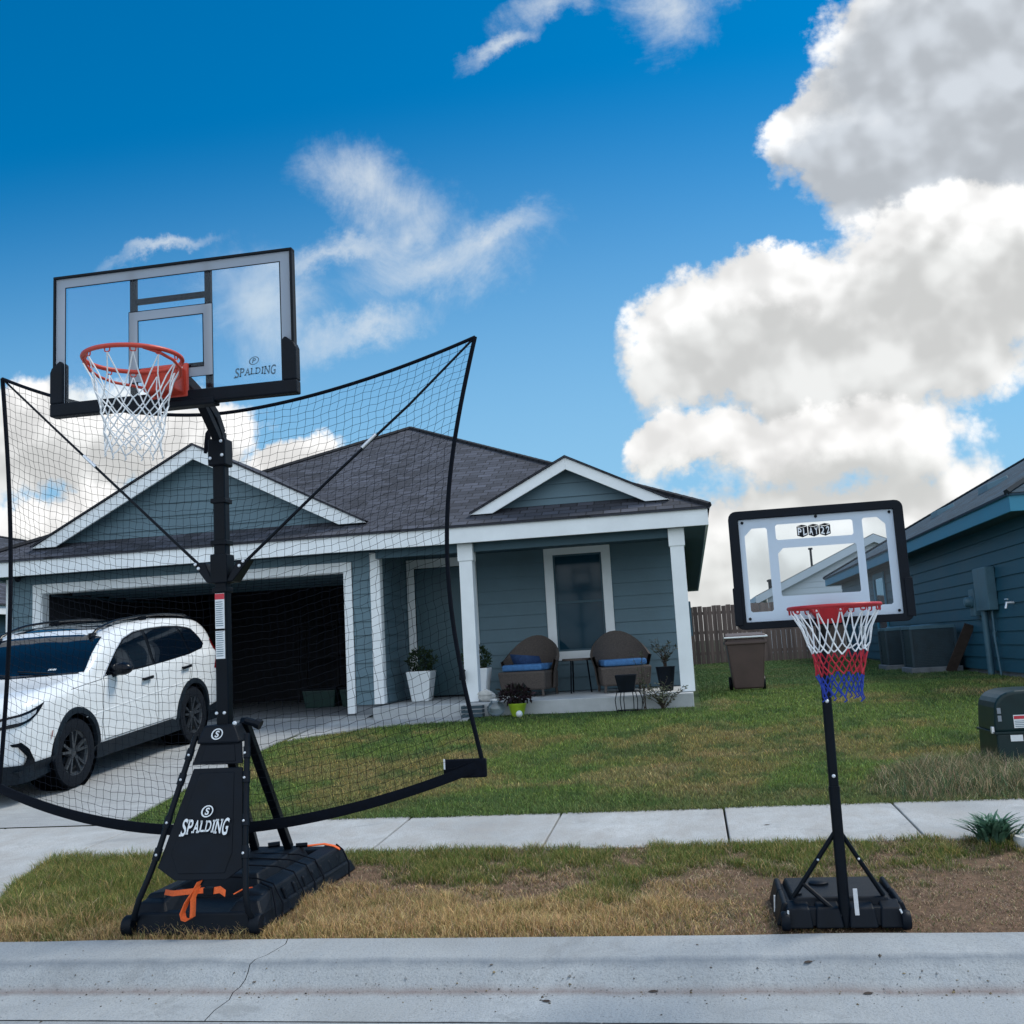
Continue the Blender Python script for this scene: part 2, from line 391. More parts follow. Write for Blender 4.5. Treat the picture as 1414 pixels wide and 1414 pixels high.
    PW = warped(P, .075); Ps = shift(PW, .012, .045); b0 = billow(P); bl = billow(P, 3, .8); b1 = billow(shift(P, .010, .032), 3, .8)
    grad = math_(nt, 'ADD', math_(nt, 'SUBTRACT', bl, b1), math_(nt, 'MULTIPLY', b0, .22))
    det = sstep(grad, -.42, .42, .80, 1.12)
    def bank(blobs, lit, shade):
        f0 = math_(nt, 'ADD', math_(nt, 'MULTIPLY_ADD', field(PW, blobs), 2.1, .06), b0); f1 = math_(nt, 'ADD', math_(nt, 'MULTIPLY_ADD', field(Ps, blobs), 2.1, .06), b1)
        deep = math_(nt, 'MULTIPLY', sstep(f1, -.15, 1.05), sstep(f0, -.15, .30))
        return sstep(f0, -.12, .46), mixc(nt, 1, mixc(nt, deep, lit, shade), det, 'MULTIPLY')
    banks = [bank(upper, (.94, .955, .97), (.59, .635, .69)), bank(lower, (1.0, 1.0, .995), (.78, .79, .785)), bank(front, (.97, .965, .955), (.79, .80, .785))]
    # thin torn cirrus
    wq = N(nt, 'ShaderNodeTexNoise', noise_dimensions='2D'); lk.new(shift(P, 3, 1), wq.inputs['Vector'])
    for k, q in (('Scale', 9), ('Detail', 9), ('Roughness', .68), ('Distortion', .4)): wq.inputs[k].default_value = q
    fw = math_(nt, 'ADD', field(warped(P, .10), wisps), math_(nt, 'MULTIPLY', math_(nt, 'SUBTRACT', wq.outputs['Fac'], .5), 1.8))
    wd = sstep(fw, -.45, 1.35, 0, .78)
    # blue sky: the physical sky with a deeper blue filter
    blue = mixc(nt, 1, sky.outputs[0], SKY_TINT, 'MULTIPLY')
    haze = sstep(b, .0, .62, .98, 0)
    blue = mixc(nt, haze, blue, tuple(x/S for x in (.33, .60, .84)))
    c = mixc(nt, wd, blue, tuple(x/S for x in (.74, .80, .85)))
    for dens, cl in banks:
        n = N(nt, 'ShaderNodeVectorMath', operation='SCALE'); lk.new(cl, n.inputs[0]); n.inputs['Scale'].default_value = 1/S
        c = mixc(nt, dens, c, n.outputs[0])
    # behind the viewer an unseen bright cloud bank, added as fill light on the fronts
    back = math_(nt, 'MULTIPLY', sstep(math_(nt, 'MULTIPLY', sp.outputs['Y'], -1), -.05, .45), sstep(sp.outputs['Z'], -.1, .12))
    c = mixc(nt, math_(nt, 'MULTIPLY', back, .50), c, tuple(x/S for x in (1.75, 1.9, 2.05)))
    lk.new(c, bg.inputs['Color'])
    w.cycles.sampling_method = 'MANUAL'; w.cycles.sample_map_resolution = 256
SKY_TINT = (.0, .84, 1.28)
make_world()
sl = bpy.data.lights.new('Sun', 'SUN'); sl.energy = 3.1; sl.angle = R(18); sl.color = (1, .93, .82)
so = bpy.data.objects.new('Sun', sl); col.objects.link(so); so.rotation_euler = SUN.to_track_quat('Z', 'Y').to_euler(); so.location = (5, 3, 20)

# ------------------------------------------------------------------ terrain
GP = [(5.22, -.012), (5.35, .0), (6.7, .035), (7.12, .055), (8.28, .105), (14.0, .575), (15, .63), (40, .66), (90, .7), (1500, .7)]
def gz(y):
    return float(np.interp(y, [p[0] for p in GP], [p[1] for p in GP]))
_lat = rng.random((64, 64))
def vnoise(x, y, s):
    x = np.asarray(x, float)*s; y = np.asarray(y, float)*s
    xi = np.floor(x).astype(int); yi = np.floor(y).astype(int); fx = x-xi; fy = y-yi
    fx = fx*fx*(3-2*fx); fy = fy*fy*(3-2*fy); g = lambda i, j: _lat[i % 64, j % 64]
    return (g(xi, yi)*(1-fx)+g(xi+1, yi)*fx)*(1-fy)+(g(xi, yi+1)*(1-fx)+g(xi+1, yi+1)*fx)*fy
def fbm(x, y, s, o=4):
    t = 0; a = .5; n = 0
    for k in range(o): t = t+a*vnoise(x+k*7.3, y-k*3.1, s); n += a; a *= .55; s *= 2.1
    return t/n
def sm(x, a, b):
    t = np.clip((np.asarray(x, float)-a)/(b-a), 0, 1); return t*t*(3-2*t)
def lerpc(c, d, t): t = np.asarray(t)[..., None]; return c*(1-t)+np.asarray(d, float)*t

def verge_state(x, y):
    """green 0..1, dry-straw 0..1, bare 0..1 on the strip between kerb and sidewalk"""
    n = fbm(x, y, 1.7); n2 = fbm(x+40, y+9, 4.5)
    t = (y-5.25)/1.87
    left = sm(-x, 2.9, 3.5)
    n3 = fbm(x-3, y+70, 9)
    green = sm(t + (n-.5)*1.1 + (n2-.5)*.6 + (n3-.5)*.4, .56, .86)
    green = np.maximum(green, left*sm(t+(n-.5)*.9, .12, .45))
    green = np.maximum(green, sm(n, .57, .68)*.55*(1-sm(x, .9, 1.3)))
    straw = (1-sm(t+(n2-.5)*.7+(n3-.5)*.4, .18, .56))*(1-sm(x+(n-.5)*1.2, -.5, .3))
    bare = np.clip(1-green-straw, 0, 1)
    return green, np.clip(straw-green*.7, 0, 1), bare
def verge_col(x, y):
    g, s, b = verge_state(x, y)
    c = np.zeros(np.shape(x)+(3,)) + np.array([.150, .095, .060])
    c = lerpc(c, (.26, .18, .085), s); c = lerpc(c, (.055, .072, .024), g); return c
def lawn_col(x, y):
    n = fbm(x+11, y+5, .9, 5); n2 = fbm(x-20, y, 3.6)
    c = np.zeros(np.shape(x)+(3,)) + np.array([.062, .094, .022])
    n4 = fbm(x*.6+3, y-30, 1.9, 4); c = lerpc(c, (.125, .100, .040), sm(n, .46, .62)*.7); c = lerpc(c, (.033, .062, .018), sm(n2, .52, .66)*.75); c = lerpc(c, (.150, .115, .055), sm(n4, .60, .72)*.6)
    c = lerpc(c, (.040, .066, .020), (1-sm(y, 8.3, 9.3))*.75)          # greener by the sidewalk
    c = lerpc(c, (.030, .060, .020), sm(y, 12.9, 13.6)*(1-sm(x, -.2, .6))*.8)  # house shadow before the porch, painted as darker green
    c = lerpc(c, (.026, .056, .024), sm(y, 13.5, 18)*.7)  # shade by the neighbouring house, painted into the far grass colour
    w = weed_w(x, y); c = lerpc(c, (.085, .075, .048), w*.7)
    return c
def weed_w(x, y):
    e = ((np.asarray(x)-2.15)/.85)**2 + ((np.asarray(y)-8.95)/.75)**2
    return np.clip(1.25-e + (fbm(x, y, 2.5)-.5)*1.2, 0, 1)

def sheet(name, xs, ys, zf, colf, m):
    X, Y = np.meshgrid(np.array(xs, float), np.array(ys, float)); Z = zf(X, Y); n, k = X.shape
    v = np.stack([X, Y, Z], -1).reshape(-1, 3)
    idx = np.arange(n*k).reshape(n, k); f = np.stack([idx[:-1,:-1], idx[:-1,1:], idx[1:,1:], idx[1:,:-1]], -1).reshape(-1, 4)
    me = bpy.data.meshes.new(name); me.vertices.add(len(v)); me.vertices.foreach_set('co', v.ravel())
    me.loops.add(f.size); me.loops.foreach_set('vertex_index', f.ravel().astype(np.int32))
    me.polygons.add(len(f)); me.polygons.foreach_set('loop_start', np.arange(0, f.size, 4, dtype=np.int32)); me.polygons.foreach_set('use_smooth', [True]*len(f))
    me.update(calc_edges=True)
    if colf is not None:
        c = colf(X, Y).reshape(-1, 3); at = me.color_attributes.new('Col', 'FLOAT_COLOR', 'POINT')
        at.data.foreach_set('color', np.hstack([c, np.ones((len(c), 1))]).ravel().astype(np.float32))
    me.materials.append(m); o = bpy.data.objects.new(name, me); col.objects.link(o); return tag(o, kind='structure')
zprof = lambda X, Y: np.interp(Y, [p[0] for p in GP], [p[1] for p in GP])
def gr(a, b, s): return list(np.arange(a, b+s*.5, s))
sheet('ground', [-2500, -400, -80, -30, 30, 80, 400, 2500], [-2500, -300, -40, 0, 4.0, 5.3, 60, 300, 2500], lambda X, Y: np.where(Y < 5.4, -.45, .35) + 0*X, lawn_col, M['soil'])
sheet('verge_ground', [-40, -20, -9] + gr(-6, 3, .045) + [5, 12, 40], gr(5.215, 7.2, .045), lambda X, Y: zprof(X, Y) + (fbm(X, Y, 3)-.5)*.035*sm(Y, 5.2, 5.5)*(1-sm(Y, 6.95, 7.15)) - .004, verge_col, M['soil'])
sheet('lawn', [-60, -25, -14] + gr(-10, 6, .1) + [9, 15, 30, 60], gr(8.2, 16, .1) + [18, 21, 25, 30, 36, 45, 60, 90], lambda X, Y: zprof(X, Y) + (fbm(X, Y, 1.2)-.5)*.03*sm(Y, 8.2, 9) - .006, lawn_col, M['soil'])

# road, kerb with gutter, sidewalk slabs, driveway
b = MB(); b.grid([[(x, y, z) for x in (-80, -8, -2, 4, 80)] for y, z in ((-40, -.02), (-2, .02), (2.5, -.075), (4.374, -.118))])
tag(b.build('road', M['road'], smooth=40), kind='structure')
prof = prof_k = [(4.386, -.118), (4.50, -.113), (4.62, -.107), (4.70, -.100), (4.735, -.088), (4.765, -.064), (4.80, -.036), (4.835, -.016), (4.875, -.004), (4.93, .001), (5.10, .004), (5.19, .003), (5.215, -.004), (5.22, -.3)]
cuts = [-60, -12.3, -8.2, -5.25, -2.20, 2.6, 8.9, 14, 60]
b = MB()
for i in range(len(cuts)-1):
    x0, x1 = cuts[i]+.0022, cuts[i+1]-.0022; xs = [x0] + [x for x in gr(math.ceil(x0*4)/4, x1, .25) if x0+.05 < x < x1-.05 and -6 < x < 6] + [x1]
    rows = []
    for (y, z) in prof:
        row = []
        for x in xs:
            jag = .0
            if abs(x+2.20) < .01: jag = .018*math.sin(y*9)+.013*math.sin(y*37+1) + (y-4.8)*.10
            w = .006*math.sin(x*5.1+y*7)+.008*math.sin(x*1.7) if y > 4.8 else 0
            row.append((x+jag, y, z+w*(.35 if y < 5.21 else 0)))
        rows.append(row)
    b.grid(rows)
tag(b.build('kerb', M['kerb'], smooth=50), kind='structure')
b = MB(); b.grid([[(-80, y, -.2), (80, y, -.2)] for y in (4.2, 5.5)]); tag(b.build('kerb_ground', M['dark_interior']), kind='structure')
b = MB(); jts = [-13.1, -9.5, -6.05, -4.75, -3.6, -2.36, -1.12, .15, 1.4, 2.65, 3.9, 5.15, 6.4, 7.65, 8.9, 12, 20]
for i in range(len(jts)-1):
    x0, x1 = jts[i]+.007, jts[i+1]-.007; dz = rng.uniform(-.004, .004)
    b.hexa([(x0,7.1,-.1),(x1,7.1,-.1),(x1,8.29,-.1),(x0,8.29,-.1)], [(x0,7.1,.062+dz),(x1,7.1,.062+dz),(x1,8.29,.114+dz),(x0,8.29,.114+dz)])
tag(b.build('sidewalk', M['sidewalk'], bevel=.008), kind='structure')
def slab_poly(b, pts, extra=.0):
    P = [(x, y, gz(y)+.012+extra) for x, y in pts]; b.prism(P, (0, 0, -.12))
b = MB()
def strip(yl, xr, xl):   # cross rows of the driveway
    rows = [[(xl[i], yl[i], gz(yl[i])+.014), ((xl[i]+xr[i])/2, yl[i], gz(yl[i])+.014), (xr[i], yl[i], gz(yl[i])+.014), (xr[i], yl[i], gz(yl[i])-.1)] for i in range(len(yl))]
    b.grid(rows)
ys_ = [8.30, 9.2, 10.2, 11.0]; strip(ys_, [-4.97, -5.05, -5.12, -5.16], [-10.05]*4)
ys_ = [11.012, 12.0, 13.0, 13.4, 13.7, 14.02]; strip(ys_, [-5.17, -5.2, -5.16, -5.12, -5.1, -5.1], [-10.05]*6)
b.add([(-10.05, 14.03, .588), (-4.6, 14.03, .588), (-4.6, 14.36, .622), (-10.05, 14.36, .622)], [(0,1,2,3)])
tag(b.build('driveway', M['driveway']), kind='structure')
b = MB(); ys_ = [5.225, 5.6, 6.2, 6.7, 7.09]; strip(ys_, [-4.05, -4.25, -4.53, -4.72, -4.82], [-11, -10.8, -10.4, -10.2, -10.1])
tag(b.build('driveway_apron', M['sidewalk']), kind='structure')
b = MB(); n_ = 14; rows = []
for i in range(n_+1):
    t = i/n_; x = -5.095 + 2.1*t; yf = 12.35 + 1.05*(1-(1-t)**2.6); rows.append([(x, yf, gz(yf)-.1), (x, yf, gz(yf)+.016), (x, 14.02, gz(14.02)+.016)])
b.grid(rows)
tag(b.build('path', M['sidewalk']), kind='structure')

# ------------------------------------------------------------------ grass as many small blades (stuff)
def blades(name, x, y, z, h, w, lean, c, m, mid=.55):
    n = len(x); a = rng.uniform(0, 2*np.pi, n); d = rng.uniform(0, 2*np.pi, n)
    ca, sa = np.cos(a)*w/2, np.sin(a)*w/2; lx, ly = np.cos(d)*lean*h, np.sin(d)*lean*h
    v = np.empty((n, 5, 3))
    v[:,0] = np.stack([x-ca, y-sa, z], -1); v[:,1] = np.stack([x+ca, y+sa, z], -1)
    v[:,2] = np.stack([x+lx*.35+ca*.8, y+ly*.35+sa*.8, z+h*mid], -1); v[:,3] = np.stack([x+lx*.35-ca*.8, y+ly*.35-sa*.8, z+h*mid], -1)
    v[:,4] = np.stack([x+lx, y+ly, z+h*np.sqrt(np.clip(1-.5*lean**2, .15, 1))], -1)
    base = np.arange(n, dtype=np.int32)[:,None]*5
    li = np.hstack([base+np.array([0,1,2,3]), base+np.array([3,2,4])]).astype(np.int32)
    me = bpy.data.meshes.new(name); me.vertices.add(n*5); me.vertices.foreach_set('co', v.ravel())
    me.loops.add(n*7); me.loops.foreach_set('vertex_index', li.ravel())
    st = (np.arange(n, dtype=np.int32)[:,None]*7 + np.array([0,4], dtype=np.int32)).ravel()
    me.polygons.add(n*2); me.polygons.foreach_set('loop_start', st); me.update(calc_edges=True)
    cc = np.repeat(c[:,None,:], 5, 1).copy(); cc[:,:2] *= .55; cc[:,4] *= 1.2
    at = me.color_attributes.new('Col', 'FLOAT_COLOR', 'POINT')
    at.data.foreach_set('color', np.concatenate([cc, np.ones((n,5,1))], -1).ravel().astype(np.float32))
    me.materials.append(m); o = bpy.data.objects.new(name, me); col.objects.link(o); return o
def jit(c, s=.25): return np.clip(c*2.1*(1+rng.normal(0, s, (len(c), 1)))*(1+rng.normal(0, .07, c.shape)), .004, .9)

def verge_grass():
    n = 330000; x = rng.uniform(-5.2, 2.7, n); y = rng.uniform(5.2, 7.13, n)
    ax = np.interp(y, [5.2, 5.6, 6.2, 6.7, 7.13], [-4.05, -4.25, -4.53, -4.72, -4.82])
    g, s, b_ = verge_state(x, y)
    clump = fbm(x, y, 7, 3)
    keep = (x > ax+.02) & (rng.random(n) < np.clip(.35+.75*g+.65*s-.1*b_ + (clump-.5)*.9, .1, 1))
    keep &= ~((x > -3.1) & (x < -2.4) & (y > 5.36) & (y < 6.6)) & ~((x > .4) & (x < .82) & (y > 5.34) & (y < 5.78))
    x, y, g, s, b_ = [q[keep] for q in (x, y, g, s, b_)]; n = len(x)
    left = sm(-x, 3.0, 3.5)
    h = (.020 + .030*g + .038*s + .022*left*g)*rng.uniform(.5, 1.5, n)*(.6+.8*fbm(x, y, 6, 2)); h *= np.clip((y-5.15)/.12, .35, 1)
    r = rng.random(n)[:,None]
    cg = np.where(r < .62, (.060, .085, .020), np.where(r < .85, (.125, .115, .035), (.22, .16, .06)))
    cs = np.where(r < .55, (.31, .215, .105), np.where(r < .82, (.22, .15, .07), (.11, .10, .04)))
    cb = np.where(r < .5, (.15, .105, .075), np.where(r < .84, (.25, .185, .12), (.05, .06, .025)))
    w3 = np.stack([g+.02, s+.01, b_*.8+.01], -1); w3 = w3/w3.sum(1, keepdims=True); pick = np.clip(rng.random(n)+(fbm(x+5, y-8, 14, 2)-.5)*.7, 0, .999)
    c = np.where((pick < w3[:,0])[:,None], cg, np.where((pick < w3[:,0]+w3[:,1])[:,None], cs, cb))
    dark = np.clip(1-1.3*np.exp(-((x+2.2)**2/.06+(y-5.5)**2/.2)), .35, 1)
    lean = np.where(b_ > .5, rng.uniform(.6, 1.3, n), rng.uniform(.2, 1.1, n))
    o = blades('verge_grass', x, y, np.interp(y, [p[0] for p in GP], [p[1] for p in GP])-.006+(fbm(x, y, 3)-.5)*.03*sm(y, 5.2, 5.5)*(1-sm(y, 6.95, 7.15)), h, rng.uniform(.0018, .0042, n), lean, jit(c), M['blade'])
    tag(o, 'patchy green, straw and dead brown grass on the strip between kerb and sidewalk', 'grass', kind='stuff')
def in_path(x, y):
    t = np.clip((x+5.095)/2.1, 0, 1); yf = 12.35+1.05*(1-(1-t)**2.6)
    return (x > -5.2) & (x < -2.99) & (y > yf-.02)
def lawn_grass():
    n = 560000; u = rng.random(n); y = 8.24+ (u**1.45)*(33-8.24); x = rng.uniform(-5.3, 5.2, n)
    dr = np.interp(y, [8.3, 9.2, 10.2, 11, 12, 14], [-4.97, -5.05, -5.12, -5.16, -5.2, -5.1])
    keep = (x > dr+.02) & ~in_path(x, y) & ~((y > 13.68) & (x < .06)) & (x < .42*y) & ~((x > 4.55) & (y > 13.5)) & ~((y > 13.7) & (x < .06)) & (y < 32.4) & ~((x > 2.53) & (y > 9.35) & (y < 10.2))
    x, y = x[keep], y[keep]; n = len(x)
    edge = 1-sm(y, 8.25, 8.6)
    h = (.024+.022*fbm(x, y, 2.2, 3)+.012*edge)*rng.uniform(.6, 1.5, n)*(1+.02*(y-8))
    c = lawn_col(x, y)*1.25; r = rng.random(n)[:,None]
    c = np.where(r < .14, c*np.array([1.9, 1.5, 1.5]), np.where(r > .82, c*.6, c))
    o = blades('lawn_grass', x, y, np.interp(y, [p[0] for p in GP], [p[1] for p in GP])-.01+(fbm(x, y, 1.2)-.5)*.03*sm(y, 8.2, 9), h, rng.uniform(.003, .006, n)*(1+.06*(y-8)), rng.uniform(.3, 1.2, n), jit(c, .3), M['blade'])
    tag(o, 'mown olive green lawn with yellowing patches in front of the house', 'lawn grass', kind='stuff')
def weeds():
    n = 26000; x = rng.uniform(1.1, 3.6, n); y = rng.uniform(8.22, 10.3, n); w = weed_w(x, y)
    keep = (rng.random(n) < w) & ~((x > 2.5) & (y > 9.3) & (y < 10.1)); x, y, w = x[keep], y[keep], w[keep]; n = len(x)
    h = (.05+.10*w)*rng.uniform(.35, 1.5, n); r = rng.random(n)[:,None]; top = sm(y, 8.6, 9.3)[:,None]
    c = np.where(r < .5-.25*top, (.045, .072, .032), np.where(r < .72, (.10, .09, .045), (.24, .19, .12)))
    o = blades('weeds', x, y, np.interp(y, [p[0] for p in GP], [p[1] for p in GP])-.01, h, rng.uniform(.0025, .006, n), rng.uniform(.2, 1.0, n), jit(c), M['blade'])
    tag(o, 'tall tangled grey green and tan weeds growing beside the green utility box', 'weeds', kind='stuff')
verge_grass(); lawn_grass(); weeds()

def grit():
    """loose grit and grass clippings lying in the gutter, on the kerb and on the sidewalk"""
    n = 1100; x = rng.uniform(-5, 2.6, n); k = rng.random(n)
    y = np.where(k < .62, 4.70+rng.normal(0, .06, n), np.where(k < .80, rng.uniform(3.6, 5.2, n), np.where(rng.random(n) < .6, 7.1+np.abs(rng.normal(0, .09, n)), 8.28-np.abs(rng.normal(0, .09, n)))))
    keep = ~((x < -4.0) & (y < 7)); x, y = x[keep], y[keep]; n = len(x)
    zk = np.interp(y, [3.0, 4.374]+[p[0] for p in prof_k[:-1]]+[7.1, 8.29], [-.088, -.118]+[p[1] for p in prof_k[:-1]]+[.064, .116])
    s = rng.lognormal(-6.1, .45, n); cl = np.where((rng.random(n) < .45)[:, None], (.10, .085, .07), np.where((rng.random(n) < .5)[:, None], (.22, .17, .09), (.30, .30, .30)))
    b = MB(); cols = []
    for i in range(n):
        a = rng.uniform(0, 6.28); e = rng.uniform(1, 2.6); c_, q = math.cos(a)*s[i], math.sin(a)*s[i]; p = Vector((x[i], y[i], zk[i]+.0015))
        b.add([p+Vector((c_*e, q*e, 0)), p+Vector((-q, c_, 0)), p+Vector((-c_*e, -q*e, 0)), p+Vector((q, -c_, 0)), p+Vector((0, 0, s[i]*.9))], [(0,1,4), (1,2,4), (2,3,4), (3,0,4)]); cols += [cl[i]*rng.uniform(.6, 1.3)]*5
    o = b.build('grit', M['blade']); at = o.data.color_attributes.new('Col', 'FLOAT_COLOR', 'POINT')
    at.data.foreach_set('color', np.hstack([np.array(cols), np.ones((len(cols), 1))]).ravel().astype(np.float32))
    tag(o, 'loose grit and dry clippings scattered in the gutter and along the sidewalk edges', 'grit', kind='stuff')
grit()
# ------------------------------------------------------------------ buildings
def siding(b, A, B, z0, z1, nrm, expo=.2, clip=None, base=.76):
    A = Vector((*A, 0)); B = Vector((*B, 0)); L = (B-A).length; t = (B-A)/L; n = Vector((*nrm, 0)); k = math.floor((z0-base)/expo)
    while base+k*expo < z1-1e-4:
        zb = base+k*expo; lo, hi = max(z0, zb), min(z1, zb+expo); k += 1
        if hi-lo < .004: continue
        o = lambda z: .024-.021*(z-zb)/expo
        s = lambda z: clip(z) if clip else (0, L)
        (a0, a1), (c0, c1) = s(lo), s(hi)
        p = lambda q, z, d: A + t*q + n*d + Vector((0, 0, z))
        if a1-a0 < .01: continue
        b.quad(p(a0, lo, o(lo)), p(a1, lo, o(lo)), p(max(c1, c0), hi, o(hi)), p(c0, hi, o(hi)))
        b.quad(p(a0, lo, -.01), p(a1, lo, -.01), p(a1, lo, o(lo)), p(a0, lo, o(lo)))
    return b

def hip_roof(parent, x0, x1, y0, y1, z0, slope, m, name='roof'):
    h = (x1-x0)/2; xm = (x0+x1)/2; zr = z0+h*slope; L = math.hypot(h, h*slope); b = MB()
    f, r = (xm, y0+h, zr), (xm, y1-h, zr)
    b.add([(x0,y0,z0), (x1,y0,z0), f], [(0,1,2)], [[(x0,0), (x1,0), (xm,L)]])
    b.quad((x1,y0,z0), (x1,y1,z0), r, f, [(y0,0), (y1,0), (y1-h,L), (y0+h,L)])
    b.add([(x1,y1,z0), (x0,y1,z0), r], [(0,1,2)], [[(x1,0), (x0,0), (xm,L)]])
    b.quad((x0,y1,z0), (x0,y0,z0), f, r, [(y1,0), (y0,0), (y0+h,L), (y1-h,L)])
    e = .035   # shingle edge hanging over the fascia
    for p, q in (((x0,y0),(x1,y0)), ((x1,y0),(x1,y1)), ((x1,y1),(x0,y1)), ((x0,y1),(x0,y0))):
        b.quad((*q, z0), (*p, z0), (*p, z0-e), (*q, z0-e), [(0,0),(1,0),(1,.03),(0,.03)])
    ro = b.build(name, m, parent)
    c = MB()
    for p, q in (((x0,y0,z0), f), ((x1,y0,z0), f), ((x1,y1,z0), r), ((x0,y1,z0), r), (f, r)):
        P, Q = Vector(p), Vector(q); n = max(2, int((Q-P).length/.16))
        for i in range(n):
            a, d = P.lerp(Q, i/n), P.lerp(Q, min(1, (i+1.25)/n)); u = Vector((0,0,.012))
            c.tube([a+u*.6, d+u], .045, 5)
    c.build('ridge_cap', m, ro)
    return ro

def eaves(parent, x0, x1, y0, y1, zb, zt, mf, msof):
    b = MB(); t = .035
    b.box(x0, x1, y0, y0+t, zb, zt); b.box(x0, x1, y1-t, y1, zb, zt)
    b.box(x0, x0+t, y0+t, y1-t, zb, zt); b.box(x1-t, x1, y0+t, y1-t, zb, zt)
    b.build('fascia', mf, parent, bevel=.005)
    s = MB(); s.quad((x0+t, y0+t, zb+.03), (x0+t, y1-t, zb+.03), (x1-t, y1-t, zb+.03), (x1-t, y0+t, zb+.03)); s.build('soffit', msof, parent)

def gable(parent, xl, xr, zb, zp, yf, yw, yb_of, m_roof, board=.2, ztop=None):
    """front gable: shingled planes, siding triangle and two white rake boards"""
    xm = (xl+xr)/2; sl = (zp-zb)/(xm-xl); L = math.hypot(1, sl)
    roof = MB()
    for s, xe in ((-1, xl), (1, xr)):
        w = abs(xm-xe)*L
        uv = [(0, 0), (3, 0), (3, w), (0, w)]
        A, B, C, D = (xe, yf-.03, zb+.02), (xe, yb_of(zb), zb+.02), (xm, yb_of(zp), zp+.02), (xm, yf-.03, zp+.02)
        roof.quad(*( (A, B, C, D) if s > 0 else (B, A, D, C)), uv=uv)
        roof.quad(A, D, (xm, yf-.03, zp-.01), (xe, yf-.03, zb-.01), uv=[(0,0),(1,0),(1,.02),(0,.02)])
    roof.build('gable_roof', m_roof, parent)
    g = MB()
    def clip(z):
        d = max(0, (zp-.02-z)/sl); return (xm-d-xl, xm+d-xl)
    siding(g, (xl, yw), (xr, yw), zb, zp-.05, (0, -1), .2, clip)
    g.build('gable_wall', M['siding'], parent)
    for s, xe in ((-1, xl), (1, xr)):
        r = MB(); v = board*L; cut = board*L/sl
        poly = [(xe, yf, zb), (xm, yf, zp), (xm, yf, zp-v), (xe-s*cut, yf, zb)]
        r.prism([(x, y, z-.012) for x, y, z in poly], (0, .035, 0)); r.build('rake_board', M['white_trim'], parent, bevel=.004)
    so = MB()
    for s, xe in ((-1, xl), (1, xr)):
        so.quad((xe, yf+.03, zb-.02), (xm, yf+.03, zp-.04), (xm, yw, zp-.04), (xe, yw, zb-.02))
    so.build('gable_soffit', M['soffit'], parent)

def window(parent, x0, x1, z0, z1, y, trim=.14, m=None, name='window'):
    m = m or M['white_trim']; f = MB(); d = .03
    f.box(x0-trim, x1+trim, y-d, y, z1, z1+trim+.02); f.box(x0-trim, x1+trim, y-d, y, z0-trim, z0); f.box(x0-trim, x0, y-d, y, z0, z1); f.box(x1, x1+trim, y-d, y, z0, z1)
    w = f.build(name, m, parent, bevel=.004)
    s = MB(); e = .028
    s.box(x0, x0+e, y-.012, y+.03, z0, z1); s.box(x1-e, x1, y-.012, y+.03, z0, z1); s.box(x0+e, x1-e, y-.012, y+.03, z1-e, z1); s.box(x0+e, x1-e, y-.012, y+.03, z0, z0+e)
    zm = (z0+z1)/2; s.box(x0+e, x1-e, y-.008, y+.03, zm-.018, zm+.018); s.build('sash', M['soffit'], w)
    p = MB(); p.quad((x0+.01, y+.012, z0+.01), (x1-.01, y+.012, z0+.01), (x1-.01, y+.012, z1-.01), (x0+.01, y+.012, z1-.01)); p.build('pane', M['window_glass'], w)
    return w

# ---- the house in the middle
hs = empty('house', (-5.2, 14.3, .6), 'single storey grey teal house with white trim, two front gables and an open garage', 'house')
EX0, EX1, EY0, EY1, ZB, ZT = -10.85, .36, 13.85, 32.4, 2.95, 3.20
hip_roof(hs, EX0-.03, EX1+.03, EY0-.03, EY1+.03, ZT+.005, .49, M['shingle'])
eaves(hs, EX0, EX1, EY0, EY1, ZB, ZT-.02, M['white_trim'], M['soffit'])
yb = lambda z: EY0+(z-ZT)/.49+.1
gable(hs, -9.92, -4.53, 3.40, 4.79, 14.10, 14.36, yb, M['shingle'], .19)
gable(hs, -2.98, -.14, 3.385, 4.10, 14.10, 14.36, yb, M['shingle'], .15)
w = MB()
for a, c, z0, z1 in ((-10.38, -9.98, .76, 2.97), (-9.98, -4.82, 2.83, 2.97), (-4.82, -4.44, .76, 2.97)): siding(w, (a, 14.3), (c, 14.3), z0, z1, (0, -1))
siding(w, (-4.44, 14.3), (-4.44, 15.76), .76, 2.97, (1, 0))
for a, c, z0, z1 in ((-4.44, -4.40, .76, 2.97), (-4.40, -3.28, 2.93, 2.97), (-3.28, -2.17, .76, 2.97), (-2.17, -1.13, 3.0, 3.01), (-2.17, -1.13, .76, 1.22), (-1.13, -.02, .76, 2.97)): siding(w, (a, 15.76), (c, 15.76), z0, z1, (0, -1))
siding(w, (-.02, 15.76), (-.02, 31.9), .76, 2.97, (1, 0)); siding(w, (-10.38, 31.9), (-10.38, 14.3), .76, 2.97, (-1, 0)); siding(w, (-.02, 31.9), (-10.38, 31.9), .76, 2.97, (0, 1))
w.build('wall', M['siding'], hs)
f = MB(); f.box(-10.36, -9.86, 14.31, 14.6, .3, .76); f.box(-4.92, -4.46, 14.31, 15.7, .3, .76); f.box(-10.36, -.06, 20.2, 31.88, .3, .76); f.box(-4.46, -.06, 15.8, 20.2, .3, .76)
f.build('foundation', M['foundation'], hs)
f = MB(); f.hexa([(-4.42,13.76,.3),(-.02,13.76,.3),(-.02,15.74,.3),(-4.42,15.74,.3)], [(-4.42,13.76,.735),(-.02,13.76,.735),(-.02,15.74,.75),(-4.42,15.74,.75)])
f.build('porch_slab', M['porch_concrete'], hs, bevel=.012)
